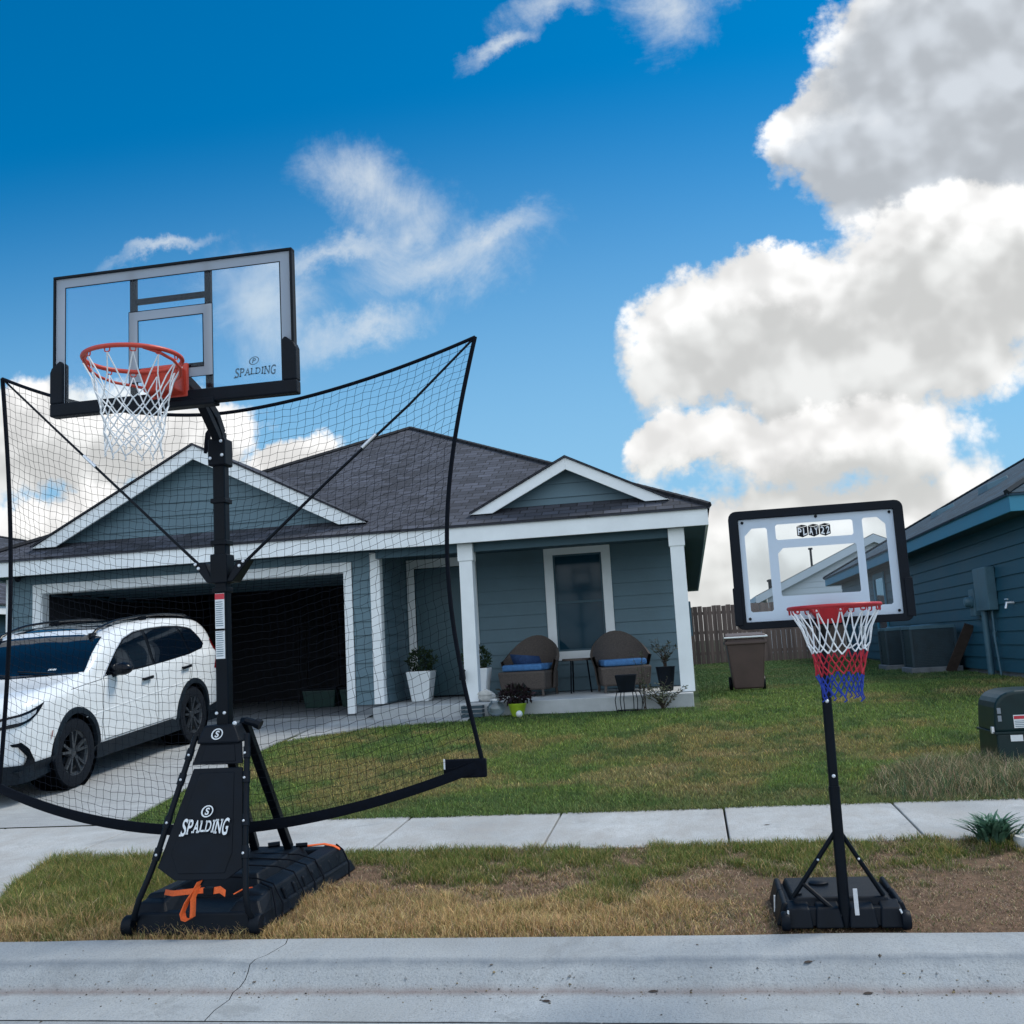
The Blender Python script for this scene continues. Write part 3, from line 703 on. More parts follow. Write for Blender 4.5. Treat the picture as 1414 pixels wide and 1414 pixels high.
# garage opening
g = MB(); g.box(-10.0, -9.86, 14.265, 14.30, .64, 2.70); g.box(-9.88, -9.84, 14.28, 14.45, .64, 2.70); g.box(-4.94, -4.83, 14.265, 14.30, .64, 2.70); g.box(-4.96, -4.93, 14.28, 14.45, .64, 2.70)
g.box(-10.0, -4.83, 14.262, 14.30, 2.70, 2.84); g.box(-9.84, -4.96, 14.30, 14.45, 2.69, 2.73)
g.build('garage_trim', M['white_trim'], hs, bevel=.004)
g = MB(); g.quad((-9.9,14.4,.625),(-4.9,14.4,.625),(-4.9,20,.66),(-9.9,20,.66)); g.build('garage_floor', M['foundation'], hs)
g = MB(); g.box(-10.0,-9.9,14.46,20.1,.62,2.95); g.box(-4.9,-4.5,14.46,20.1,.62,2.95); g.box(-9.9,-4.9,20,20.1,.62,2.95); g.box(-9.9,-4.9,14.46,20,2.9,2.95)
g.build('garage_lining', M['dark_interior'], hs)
g = MB(); g.box(-9.8,-5.0,15.0,17.1,2.72,2.76)
for i in range(4): g.box(-9.8,-5.0,15.0+i*.53,15.03+i*.53,2.69,2.72)
for x in (-9.82, -4.98): g.box(x-.02, x+.02, 14.5, 18, 2.66, 2.69)
g.build('garage_door', M['soffit'], hs)
c = MB()
for x0, x1 in ((-10.45, -10.36), (-4.545, -4.405)): c.box(x0, x1, 14.255, 14.30, .76, 2.95)
c.box(-4.44, -4.395, 14.26, 14.40, .76, 2.95); c.box(-10.45, -10.40, 14.30, 14.42, .76, 2.95)
build_each(c, 'corner_trim', M['white_trim'], hs, bevel=.004)
for x in (-3.05, -.085):
    c = MB(); c.box(x-.095, x+.095, 14.0, 14.19, .742, 2.96); co = c.build('column', M['white_trim'], hs, bevel=.006)
    c = MB(); c.box(x-.11, x+.11, 13.985, 14.205, 2.71, 2.955); c.build('capital', M['white_trim'], co, bevel=.005)
c = MB(); c.box(-4.39, -.02, 14.06, 14.13, 2.84, 2.98); c.build('porch_beam', M['soffit'], hs)
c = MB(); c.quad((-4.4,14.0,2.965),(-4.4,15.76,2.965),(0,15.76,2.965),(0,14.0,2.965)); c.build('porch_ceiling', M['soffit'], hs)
# front door
d = MB(); y = 15.74
d.box(-4.40,-4.28,y-.025,y,.76,2.80); d.box(-3.38,-3.26,y-.025,y,.76,2.80); d.box(-4.40,-3.26,y-.028,y,2.80,2.94); df = d.build('door_frame', M['white_trim'], hs, bevel=.004)
d = MB(); d.box(-4.27,-3.39,y+.0,y+.05,.78,2.79)
for zz0, zz1 in ((.95, 1.5), (1.62, 2.62)):
    for xx in (-4.17, -3.79): d.box(xx, xx+.30, y-.008, y, zz0, zz1)
do = d.build('door', M['door_teal'], hs, bevel=.006)
d = MB(); d.lathe([(.03,0),(.03,.01),(.012,.02),(.012,.05),(.03,.06),(.026,.085),(0,.09)], (-3.46, y, 1.72), 12, 'y'); 
for i, (a, q, e) in enumerate(d.v): d.v[i] = (a, 2*y-q, e)
d.build('handle', M['bolt_steel'], do, smooth=40)
window(hs, -2.03, -1.27, 1.36, 2.86, 15.74)
c = MB(); c.lathe([(.05,0),(.05,.03),(.045,.05),(.03,.075),(0,.085)], (-9.98+.02, 14.20, 2.80), 14, 'z')
for i, (a, q, e) in enumerate(c.v): c.v[i] = (a-.25, q, 5.78-e)
c.build('security_camera', M['black_plastic'], hs, smooth=50)
c = MB(); c.box(-.01, .05, 19.4, 19.75, 1.5, 2.15); c.build('meter_box', M['grey_box'], hs, bevel=.01)
c = MB(); c.lathe([(.045,0),(.05,.02),(.04,.11),(.055,.13),(.02,.16),(0,.17)], (-3.16, 13.93, 1.05), 10); c.build('lantern', M['black_metal'], hs, smooth=40)

# garage clutter just visible in the dark opening
def tote(x, y, z, lbl, m, sx=.3, sy=.22, sz=.3):
    t = empty('storage_tote', (x, y, z), lbl, 'tote')
    b = MB(); b.hexa([(x-sx*.86,y-sy*.86,z),(x+sx*.86,y-sy*.86,z),(x+sx*.86,y+sy*.86,z),(x-sx*.86,y+sy*.86,z)], [(x-sx,y-sy,z+sz),(x+sx,y-sy,z+sz),(x+sx,y+sy,z+sz),(x-sx,y+sy,z+sz)]); b.build('bin', m, t, bevel=.02)
    b = MB(); b.box(x-sx-.02,x+sx+.02,y-sy-.02,y+sy+.02,z+sz,z+sz+.035); b.build('lid', M['black_plastic'], t, bevel=.01)
M['tote_green'] = mat('tote_green', (.008, .04, .034), .5, .2, 5)
tote(-6.3, 16.9, .634, 'dark green storage tote on the garage floor, the one nearer the parked car', M['tote_green'])
tote(-5.6, 16.8, .634, 'dark green storage tote on the garage floor, the one nearer the garage door jamb', M['tote_green'])
def shelf(x, y):
    t = empty('shelving_unit', (x, y, .645), 'dark metal shelving unit standing in the shadow of the open garage', 'shelf'); b = MB()
    for sx in (-.4, .4):
        for sy in (-.2, .2): b.box(x+sx-.015, x+sx+.015, y+sy-.015, y+sy+.015, .648, 2.3)
    b.build('post', M['dark_interior'], t)
    for z in (.9, 1.5, 2.1):
        b = MB(); b.box(x-.4, x+.4, y-.2, y+.2, z, z+.03); b.build('shelf', M['dark_interior'], t)
shelf(-7.2, 19.3)

# ---- house on the right
rh = empty('neighbour_house', (9.8, 14.3, .62), 'deep blue sided house beyond the lawn, with an electric meter on its shaded side wall', 'house')
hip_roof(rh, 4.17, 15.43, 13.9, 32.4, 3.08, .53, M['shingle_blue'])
eaves(rh, 4.2, 15.4, 13.93, 32.37, 2.84, 3.06, M['blue_trim'], M['soffit'])
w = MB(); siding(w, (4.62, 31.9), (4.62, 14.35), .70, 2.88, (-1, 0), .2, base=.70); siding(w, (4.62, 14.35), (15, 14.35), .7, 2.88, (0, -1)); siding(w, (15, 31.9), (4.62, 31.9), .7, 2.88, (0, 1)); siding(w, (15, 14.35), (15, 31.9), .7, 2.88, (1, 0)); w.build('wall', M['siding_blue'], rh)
f = MB(); f.box(4.64, 14.98, 14.37, 31.88, .3, .72); f.build('foundation', M['foundation'], rh)
for yv in (24.6, 20.6):
    b = MB(); u = .53; x0, x1 = 5.75, 6.15; P = lambda x, y, d: (x, y, 3.08+(x-4.17)*u+d)
    b.hexa([P(x0,yv-.32,-.01),P(x1,yv-.32,-.01),P(x1,yv+.32,-.01),P(x0,yv+.32,-.01)], [P(x0,yv-.28,.13),P(x1,yv-.28,.06),P(x1,yv+.28,.06),P(x0,yv+.28,.13)])
    b.build('roof_vent', M['grey_box'], rh, bevel=.015)
# side window, seen through the small backboard
b = MB(); X = 4.595
for y0, y1, z0, z1 in ((25.0, 26.4, 2.66, 2.78), (25.0, 26.4, 1.2, 1.32), (25.0, 25.12, 1.32, 2.66), (26.28, 26.4, 1.32, 2.66)): b.box(X-.03, X, y0, y1, z0, z1)
wn = b.build('window', M['blue_trim'], rh, bevel=.004)
b = MB(); b.quad((X-.005,25.1,1.3),(X-.005,26.3,1.3),(X-.005,26.3,2.68),(X-.005,25.1,2.68)); b.build('pane', M['window_glass'], wn)
b = MB(); b.box(4.46, 4.60, 16.35, 17.05, 1.62, 2.28); el = b.build('electric_panel', M['grey_box'], rh, bevel=.012)
b = MB(); b.lathe([(.10,0),(.10,.04),(.085,.05),(.085,.10),(.06,.13),(0,.135)], (4.5, 17.35, 1.78), 18, 'x')
for i, (a, q, e) in enumerate(b.v): b.v[i] = (9.0-a, q, e)
b.build('meter_dial', M['grey_box'], el, smooth=40)
b = MB(); b.box(4.48, 4.6, 17.2, 17.5, 1.55, 1.98); b.build('meter_socket', M['grey_box'], el, bevel=.01)
b = MB(); b.tube([(4.52, 16.85, 1.62), (4.52, 16.85, .6)], .05, 12); b.build('conduit', M['grey_box'], rh, smooth=50)
b = MB(); b.tube([(4.54, 16.5, 1.62), (4.54, 16.5, 1.3), (4.52, 16.45, 1.2), (4.54, 16.4, .6)], .018, 8); b.tube([(4.54,16.5,1.3),(4.54,16.5,1.22)], .035, 8); b.build('gas_pipe', M['grey_box'], rh, smooth=50)
b = MB(); b.tube([(4.6, 15.6, 1.70), (4.5, 15.6, 1.70), (4.48, 15.6, 1.62)], .022, 8); b.tube([(4.5,15.54,1.75),(4.5,15.66,1.75)], .012, 6); b.build('tap', M['bolt_steel'], rh, smooth=50)
b = MB(); b.box(4.5, 4.6, 28.5, 28.85, 1.35, 1.55); b.build('dryer_vent', M['white_trim'], rh, bevel=.01)

def ac_unit(x, y, z, lbl):
    t = empty('air_conditioner', (x, y, z), lbl, 'air conditioner', 'air conditioners beside the blue wall'); s = .36; h = .72
    b = MB(); b.box(x-s-.06, x+s+.06, y-s-.06, y+s+.06, z-.08, z+.04); b.build('pad', M['foundation'], t, bevel=.01)
    b = MB()
    for i in range(22):
        zz = z+.07+i*(h-.1)/22; b.box(x-s, x+s, y-s, y+s, zz, zz+.016)
    b.box(x-s+.02, x+s-.02, y-s+.02, y+s-.02, z+.04, z+h-.02); b.build('coil_cabinet', M['ac_metal'], t)
    b = MB(); b.box(x-s-.012, x+s+.012, y-s-.012, y+s+.012, z+h-.03, z+h+.03); b.lathe([(.28,0),(.26,.02),(.06,.03),(0,.03)], (x, y, z+h+.03), 20); b.build('fan_top', M['grey_box'], t, bevel=.006)
    for dx in (-1, 1):
        for dy in (-1, 1):
            b = MB(); b.box(x+dx*s-.02, x+dx*s+.02, y+dy*s-.02, y+dy*s+.02, z+.04, z+h-.03); b.build('corner_post', M['ac_metal'], t)
ac_unit(4.05, 20.9, .70, 'dark air conditioning unit by the blue wall, the one farther from the electric meter')
ac_unit(4.1, 18.9, .70, 'dark air conditioning unit by the blue wall, the one nearer the electric meter')
t = empty('leaning_plank', (4.4, 18.2, .66), 'dark board leaning against the blue wall beside the air conditioner', 'plank'); b = MB(); b.bar((4.28, 18.35, .66), (4.55, 17.9, 1.42), .16, .035, (0,1,0)); b.build('board', M['wood_plank'], t)

# ---- neighbour on the left, mostly hidden
lh = empty('neighbour_house', (-21.6, 19, .6), 'grey roofed house barely peeking out behind the garage side of the teal house', 'house')
hip_roof(lh, -27.2, -16.0, 15.5, 36, 3.2, .49, M['shingle']); eaves(lh, -27.15, -16.05, 15.55, 35.95, 2.95, 3.18, M['white_trim'], M['soffit'])
w = MB(); siding(w, (-16.5, 16), (-16.5, 35.5), .7, 2.98, (1, 0)); siding(w, (-26.7, 16), (-16.5, 16), .7, 2.98, (0, -1)); siding(w, (-16.5, 35.5), (-26.7, 35.5), .7, 2.98, (0, 1)); siding(w, (-26.7, 35.5), (-26.7, 16), .7, 2.98, (-1, 0)); w.build('wall', M['siding'], lh)

# ---- white house far behind, seen through the small backboard
wh = empty('distant_house', (8, 45, .7), 'pale sided gable house beyond the fence, seen through the small backboard', 'house')
b = MB(); xl, xr, zp, zb, yf = 2.9, 13.1, 5.52, 3.18, 45
sl = (zp-zb)/(8-xl)
siding(b, (3.4, yf+.3), (12.6, yf+.3), .7, 5.4, (0, -1), .24, lambda z: (max(0, 8-(zp-z)/sl-3.4), min(9.2, 8+(zp-z)/sl-3.4))); siding(b, (3.4, 60), (3.4, yf+.3), .7, 3.2, (-1, 0), .24); siding(b, (12.6, yf+.3), (12.6, 60), .7, 3.2, (1, 0), .24); b.build('wall', M['siding_white'], wh)
b = MB()
for s, xe in ((-1, xl), (1, xr)):
    A, B, C, D = (xe, yf, zb), (xe, 60, zb), (8, 60, zp), (8, yf, zp); b.quad(*((A, B, C, D) if s > 0 else (B, A, D, C)), uv=[(0,0),(15,0),(15,5.6),(0,5.6)])
rf = b.build('roof', M['shingle_far'], wh)
for s, xe in ((-1, xl), (1, xr)):
    b = MB(); b.prism([(xe, yf-.02, zb-.03), (8, yf-.02, zp-.03), (8, yf-.02, zp-.36), (xe, yf-.02, zb-.36)], (0, .05, 0)); b.build('rake_board', M['siding_white'], wh)
b = MB(); b.box(2.88, 2.95, yf+.05, 60, zb-.26, zb-.02); b.build('fascia', M['siding_white'], wh)
for x, y, h_ in ((5.6, 47, .75), (3.6, 46, .3), (3.9, 49, .35)):
    b = MB(); zz = zb+sl*(x-xl); b.tube([(x, y, zz-.1), (x, y, zz+h_)], .05, 8); b.tube([(x, y, zz+h_), (x, y, zz+h_+.08)], .1, 8); b.build('vent_pipe', M['shingle_far'], rf)
# ---- wooden fence between the two houses
fe = empty('wooden_fence', (2, 32.5, .66), 'weathered grey brown board fence closing the gap between the houses', 'fence')
b = MB(); x = -.3; i = 0
while x < 4.7:
    z1 = .66+1.80+rng.uniform(-.02, .025); yy = 32.5+rng.uniform(-.008, .008); t_ = rng.uniform(-.006, .006)
    b.hexa([(x,yy,.64),(x+.138,yy,.64),(x+.138,yy+.02,.64),(x,yy+.02,.64)], [(x+t_,yy,z1),(x+.138+t_,yy,z1+rng.uniform(-.01,.01)),(x+.138+t_,yy+.02,z1),(x+t_,yy+.02,z1)]); x += .146
b.build('boards', M['fence_wood'], fe)
b = MB()
for z in (.95, 1.6, 2.2): b.box(-.3, 4.7, 32.53, 32.57, z, z+.09)
b.build('rails', M['fence_wood'], fe)
for x in (0, 2.3, 4.55):
    b = MB(); b.box(x, x+.09, 32.58, 32.67, .6, 2.4); b.build('post', M['fence_wood'], fe)
# ------------------------------------------------------------------ lettering
def glyphs(body, offset=0.0):
    c = bpy.data.curves.new('t', 'FONT'); c.body = body; c.size = 1; c.offset = offset; c.align_x = 'LEFT'
    o = bpy.data.objects.new('t', c); col.objects.link(o); dg = bpy.context.evaluated_depsgraph_get()
    me = bpy.data.meshes.new_from_object(o.evaluated_get(dg)); vs = [v.co.copy() for v in me.vertices]; fs = [tuple(p.vertices) for p in me.polygons]
    bpy.data.objects.remove(o); bpy.data.curves.remove(c); bpy.data.meshes.remove(me); return vs, fs
def text(b, body, x0, x1, z0, z1, place, offset=0.0, warp=None, serif=None):
    """lays letters into the rectangle x0..x1, z0..z1 of a surface given by place(x, z)"""
    vs, fs = glyphs(body, offset)
    a0 = min(v.x for v in vs); a1 = max(v.x for v in vs); c0 = min(v.y for v in vs); c1 = max(v.y for v in vs); out = []
    for v in vs:
        u, w = (v.x-a0)/(a1-a0), (v.y-c0)/(c1-c0)
        if warp: u, w = warp(u, w)
        out.append(place(x0+(x1-x0)*u, z0+(z1-z0)*w))
    b.add(out, fs)
def wordmark(b, x0, x1, z0, z1, place, flat=False):
    """the arched, serifed ball maker's wordmark"""
    wd = dict(S=.98, P=.98, A=1.15, L=.92, D=1.1, I=.60, N=1.2, G=1.15); w = [wd[c] for c in 'SPALDING']; tot = sum(w); x = 0; Hh = z1-z0
    for i, c in enumerate('SPALDING'):
        a = x0+(x1-x0)*x/tot; d = x0+(x1-x0)*(x+w[i]*.97)/tot; x += w[i]; q = (d-a)
        e = abs((a+d)/2-(x0+x1)/2)/((x1-x0)/2)      # end letters are taller
        lo = z0+Hh*.26*(1-e**1.5); hi = z1-Hh*.16*(1-e**1.5)
        mg = (.1 if c != 'I' else .48)*q
        text(b, c, a+mg*.6, d-mg*.6, lo, hi, lambda X, Z: place(X+.12*(Z-z0), Z), .018)
        t = Hh*.10
        def sf(u0, u1, zb): b.add([place(a+q*u0+.12*(zb-z0), zb), place(a+q*u1+.12*(zb-z0), zb), place(a+q*u1+.12*(zb-z0), zb+t), place(a+q*u0+.12*(zb-z0), zb+t)], [(0,1,2,3)])
        if c in 'PLDIN': sf(-.0 if c != 'I' else .12, .40 if c != 'I' else .92, lo); sf(-.03 if c != 'I' else .08, .36 if c != 'I' else .88, hi-t)
        if c == 'A': sf(-.06, .34, lo); sf(.66, 1.06, lo)
        if c == 'N': sf(.66, 1.0, hi-t)
        if c == 'S': sf(-.1, .3, lo)
def emblem(b, cx, cz, rx, rz, place, letter='S'):
    t = .35; n = 28; P = lambda k, s: ((rx*s*math.cos(k)*math.cos(t)-rz*s*math.sin(k)*math.sin(t)), (rx*s*math.cos(k)*math.sin(t)+rz*s*math.sin(k)*math.cos(t)))
    o = [P(2*math.pi*i/n, 1) for i in range(n)]; q = [(P(2*math.pi*i/n, .78)[0]+rx*.03, P(2*math.pi*i/n, .80)[1]) for i in range(n)]
    b.add([place(cx+x, cz+z) for x, z in o] + [place(cx+x, cz+z) for x, z in q], [(i, (i+1) % n, n+(i+1) % n, n+i) for i in range(n)])
    text(b, letter, cx-rx*.30, cx+rx*.34, cz-rz*.62, cz+rz*.62, lambda X, Z: place(X+.2*(Z-cz), Z), .03)

def panel_with_holes(outer, holes, place, thick=None):
    """flat sheet with real openings, filled by scan-fill"""
    bm = bmesh.new(); ed = []
    for loop in [outer]+holes:
        vs = [bm.verts.new(place(x, z)) for x, z in loop]
        for i in range(len(vs)): ed.append(bm.edges.new((vs[i], vs[(i+1) % len(vs)])))
    bmesh.ops.triangle_fill(bm, use_beauty=True, use_dissolve=False, edges=ed, normal=(0, -1, 0))
    bm.verts.index_update(); b = MB(); b.add([v.co.copy() for v in bm.verts], [tuple(v.index for v in f.verts) for f in bm.faces]); bm.free(); return b
def cornered(x0, x1, z0, z1, c=(0, 0, 0, 0)):   # chamfers: BL, BR, TR, TL
    p = []
    for (x, z, sx, sz, k) in ((x0, z0, 1, 1, c[0]), (x1, z0, -1, 1, c[1]), (x1, z1, -1, -1, c[2]), (x0, z1, 1, -1, c[3])):
        if k == 0: p.append((x, z)); continue
        a, d = (x+sx*k, z), (x, z+sz*k)
        p += [d, a] if (sx*sz > 0) else [a, d]
    return p

def net_cords(b, c, levels, n, r, seed=0, wob=.004, part=None):
    """knotted diamond net hanging below a rim; levels = [(z, radius)], neighbours staggered half a cell"""
    rg = np.random.default_rng(seed); nodes = []
    for k, (z, rad) in enumerate(levels):
        row = []
        for j in range(n):
            a = 2*math.pi*(j+.5*(k % 2)+.0)/n + rg.normal(0, .03 if k else 0); q = rad*(1+rg.normal(0, .03 if k else 0))
            row.append(Vector((c[0]+q*math.cos(a), c[1]+q*math.sin(a), z+rg.normal(0, wob if k else 0))))
        nodes.append(row)
    for k in range(len(levels)-1):
        if part and k not in part: continue
        for j in range(n):
            for dj in ((0, -1) if k % 2 == 0 else (0, 1)):
                p, q = nodes[k][j], nodes[k+1][(j+dj) % n]; m = (p+q)/2; out = Vector((m.x-c[0], m.y-c[1], 0))
                if out.length > 0: m -= out.normalized()*(.012 if k == 0 else .003)
                m.z -= .004
                b.tube([p, m, q], r, 5)
    if not part or len(levels)-2 in part:
        for j in range(n):
            p = nodes[-1][j]; b.tube([p, p+Vector((.006, 0, -.014)), p+Vector((-.004, .004, -.022))], r, 5)
    return b
def rim_ring(b, c, Rr, t): b.tube([(c[0]+Rr*math.cos(2*math.pi*k/48), c[1]+Rr*math.sin(2*math.pi*k/48), c[2]) for k in range(48)], t, 10, closed=True)
def hooks(b, c, Rr, t, n):
    for j in range(n):
        a = 2*math.pi*j/n; d = Vector((math.cos(a), math.sin(a), 0)); s = Vector((-d.y, d.x, 0)); p = Vector(c)+d*(Rr-t*.3)
        b.tube([p+s*.014+Vector((0,0,-t)), p+s*.012+Vector((0,0,-t-.014)), p+Vector((0,0,-t-.018)), p-s*.012+Vector((0,0,-t-.014)), p-s*.014+Vector((0,0,-t))], .0035, 5)
def bolts(b, pts, r=.008, d=(0, -1, 0)):
    for p in pts:
        p = Vector(p); dv = Vector(d); b.tube([p, p+dv*.004, p+dv*.008], [r, r, r*.55], 10)

# ------------------------------------------------------------------ the tall basketball hoop
bh = empty('basketball_hoop', (-2.69, 5.62, 0), 'tall black portable basketball hoop with clear backboard, orange rim and wide weighted base', 'basketball hoop')
BK = M['black_plastic']; BM_ = M['black_metal']
b = MB()
b.hexa([(-3.13,5.29,.035),(-2.33,5.29,.035),(-2.30,6.70,.035),(-3.10,6.70,.035)], [(-3.11,5.31,.105),(-2.35,5.31,.105),(-2.33,6.67,.105),(-3.08,6.67,.105)])
b.hexa([(-3.10,5.33,.10),(-2.94,5.33,.10),(-2.93,6.66,.10),(-3.07,6.66,.10)], [(-3.07,5.42,.19),(-2.97,5.42,.20),(-2.96,6.62,.215),(-3.04,6.62,.205)])
b.hexa([(-2.53,5.33,.10),(-2.36,5.33,.10),(-2.34,6.66,.10),(-2.50,6.66,.10)], [(-2.50,5.42,.20),(-2.40,5.42,.18),(-2.38,6.62,.205),(-2.47,6.62,.22)])
b.hexa([(-2.95,5.66,.10),(-2.52,5.66,.10),(-2.51,6.50,.10),(-2.94,6.50,.10)], [(-2.88,5.76,.22),(-2.58,5.76,.22),(-2.57,6.44,.245),(-2.88,6.44,.245)])
b.hexa([(-3.06,6.48,.10),(-2.35,6.48,.10),(-2.35,6.67,.10),(-3.06,6.67,.10)], [(-3.03,6.52,.20),(-2.39,6.52,.20),(-2.39,6.64,.20),(-3.03,6.64,.20)])
for x0, x1 in ((-3.12, -2.88), (-2.56, -2.34)):
    b.hexa([(x0,5.27,.09),(x1,5.27,.09),(x1,5.60,.09),(x0,5.60,.09)], [(x0+.05,5.33,.165),(x1-.05,5.33,.165),(x1-.05,5.56,.19),(x0+.05,5.56,.19)])
b.hexa([(-3.07,5.262,.006),(-2.40,5.262,.006),(-2.40,5.34,.006),(-3.07,5.34,.006)], [(-3.05,5.275,.118),(-2.42,5.275,.118),(-2.42,5.34,.125),(-3.05,5.34,.125)])
for i in range(7):
    y = 5.62+i*.145
    b.hexa([(-2.36,y,.04),(-2.318,y,.04),(-2.318,y+.025,.04),(-2.36,y+.025,.04)], [(-2.39,y,.165),(-2.362,y,.165),(-2.362,y+.025,.165),(-2.39,y+.025,.165)])
base = b.build('base', BK, bh, bevel=.016, seg=3)
for x in (-3.105, -2.375):
    b = MB(); b.lathe([(.018,-.03),(.05,-.028),(.055,-.018),(.055,.018),(.05,.028),(.018,.03)], (x, 5.285, .055), 20, 'x'); b.build('wheel', BK, bh, smooth=40)
b = MB(); b.tube([(-2.79,6.40,.252),(-2.72,6.43,.255)], .02, 8); b.tube([(-2.60,6.40,.25),(-2.53,6.42,.25)], .015, 8); build_each(b, 'filler_cap', BK, bh, smooth=40)
# tie cords lying over the base
b = MB()
for y0 in (5.56, 5.86, 6.05, 6.2): b.tube([(-2.95,y0+.05,.225),(-2.75,y0+.03,.24),(-2.5,y0,.232),(-2.39,y0-.02,.205),(-2.33,y0-.03,.10),(-2.325,y0-.05,.05)], .0045, 5)
b.tube([(-2.47,5.55,.21),(-2.38,5.5,.19),(-2.33,5.42,.12),(-2.30,5.38,.02)], .006, 5); b.tube([(-2.40,6.6,.215),(-2.34,6.55,.19),(-2.29,6.52,.11),(-2.285,6.5,.02)], .006, 5)
b.build('tie_cord', M['black_fabric'], base, smooth=60)
yc = lambda z: 5.27+(z-.3)/.82*.28
cp = lambda x, z: (x, yc(z)-.020, z)
for s, P3 in ((-1, [(-2.828, 1.03), (-2.968, .36), (-3.052, .115)]), (1, [(-2.515, 1.03), (-2.438, .36), (-2.398, .115)])):
    lx = lambda z: float(np.interp(z, [P3[2][1], P3[1][1], P3[0][1]], [P3[2][0], P3[1][0], P3[0][0]]))
    b = MB(); b.tube([(lx(z), yc(max(z, .2)), z) for z in (1.03, .8, .6, .42, .30, .20, .13)] + [(P3[2][0]+.01*s, 5.262, .095)], .0165, 10); lg = b.build('front_leg', BM_, bh, smooth=50)
    b = MB(); zs = (.93, .80, .58, .42)
    for z in zs: b.tube([(lx(z+.03), yc(z+.03)-.002, z+.03), (lx(z-.03), yc(z-.03)-.002, z-.03)], .0215, 8)
    build_each(b, 'clip', BK, lg, smooth=50)
    b = MB(); bolts(b, [(lx(z)-s*.004, yc(z)-.022, z) for z in zs], .0075); bolts(b, [(P3[2][0], 5.245, .125)], .012); build_each(b, 'bolt', M['bolt_steel'], lg)
# leaning cover between the front legs
b = MB()
up = [(-2.795, .995), (-2.545, .995), (-2.522, .872), (-2.828, .872)]
lo = [(-2.815, .852), (-2.520, .852), (-2.452, .345), (-2.535, .288), (-2.835, .288), (-2.945, .352)]
for pl in (up, lo):
    b.prism([(x, yc(z), z) for x, z in pl], (0, .012, 0))
cx = -2.69
b.prism([(x, yc(z)-.004, z) for x, z in [(-2.775, .83), (-2.565, .83), (-2.52, .42), (-2.55, .32), (-2.82, .32), (-2.875, .42)]], (0, .010, 0))
b.prism([(x, yc(z)-.004, z) for x, z in [(-2.755, .98), (-2.585, .98), (-2.565, .885), (-2.78, .885)]], (0, .010, 0))
cov = b.build('front_cover', BK, bh, bevel=.006)
b = MB(); wordmark(b, -2.832, -2.555, .505, .600, cp); emblem(b, -2.688, .632, .036, .030, cp); b.build('wordmark', M['white_print'], cov)
b = MB(); b.hexa([(-2.815,5.485,.985),(-2.545,5.485,.985),(-2.56,5.66,.985),(-2.80,5.66,.985)], [(-2.775,5.515,1.085),(-2.595,5.515,1.085),(-2.605,5.65,1.085),(-2.765,5.65,1.085)]); hd = b.build('head_cap', BK, bh, bevel=.012)
b = MB(); emblem(b, -2.688, 1.037, .036, .030, lambda x, z: (x, 5.485+(z-.985)*.3-.004, z)); b.build('emblem', M['white_print'], hd)
b = MB(); bolts(b, [(-2.722, 5.567, 1.15), (-2.675, 5.567, 1.15)], .010); bolts(b, [(-2.60, 5.54, 1.09)], .013); build_each(b, 'bolt', M['bolt_steel'], bh)
b = MB(); b.tube([(-2.56,5.60,1.10),(-2.50,5.60,1.08)], .022, 8); b.tube([(-2.50,5.60,1.085),(-2.47,5.60,1.07)], .03, 8); b.build('knob', BK, bh, smooth=40)
for x1 in (-2.86, -2.63):
    b = MB(); b.bar((-2.74 if x1 < -2.7 else -2.60, 5.66, 1.10), (x1, 6.36, .245), .05, .05); b.build('rear_strut', BM_, bh, bevel=.006)
b = MB(); b.box(-2.730, -2.654, 5.57, 5.646, 1.0, 2.66); pole = b.build('pole', BM_, bh, bevel=.012)
b = MB()
for z, e in ((2.39, .010), (2.14, .012), (1.86, .008)): b.box(-2.730-e, -2.654+e, 5.57-e, 5.646+e, z-.014, z+.014)
build_each(b, 'collar', BM_, pole, bevel=.004)
lb = MB(); lb.quad((-2.722,5.567,1.46),(-2.664,5.567,1.46),(-2.664,5.567,1.84),(-2.722,5.567,1.84)); lab = lb.build('warning_label', M['white_print'], pole)
lb = MB(); lb.quad((-2.722,5.5655,1.805),(-2.664,5.5655,1.805),(-2.664,5.5655,1.838),(-2.722,5.5655,1.838)); lb.build('label_heading', M['label_red'], lab)
lb = MB()
for i in range(26):
    z = 1.475+i*.0125
    if abs(z-1.627) < .012: lb.quad((-2.722,5.5652,1.622),(-2.664,5.5652,1.622),(-2.664,5.5652,1.634),(-2.722,5.5652,1.634)); continue
    lb.quad((-2.718,5.5655,z),(-2.670-rng.uniform(0,.02),5.5655,z),(-2.670-rng.uniform(0,.0),5.5655,z+.004),(-2.718,5.5655,z+.004))
lb.build('label_text', M['grey_box'], lab)
b = MB(); b.box(-2.748, -2.638, 5.55, 5.665, 2.60, 2.765); tb = b.build('pole_bracket', BM_, bh, bevel=.01)
b = MB(); bolts(b, [(-2.73, 5.549, 2.645), (-2.655, 5.549, 2.66), (-2.66, 5.549, 2.745)], .010); build_each(b, 'bolt', M['bolt_steel'], tb)
b = MB(); pth = [(-2.69,5.62,2.70),(-2.69,5.60,2.80),(-2.69,5.53,2.89),(-2.69,5.42,2.95),(-2.69,5.25,3.0),(-2.69,5.06,3.05)]
for i in range(len(pth)-1): b.bar(pth[i], Vector(pth[i+1]).lerp(Vector(pth[i]), -.06), .058, .062)
b.build('arm', BM_, bh, bevel=.006)
b = MB(); b.bar((-2.69,5.6,2.74),(-2.69,5.30,3.0),.05,.05); b.build('arm_brace', BM_, bh, bevel=.006)
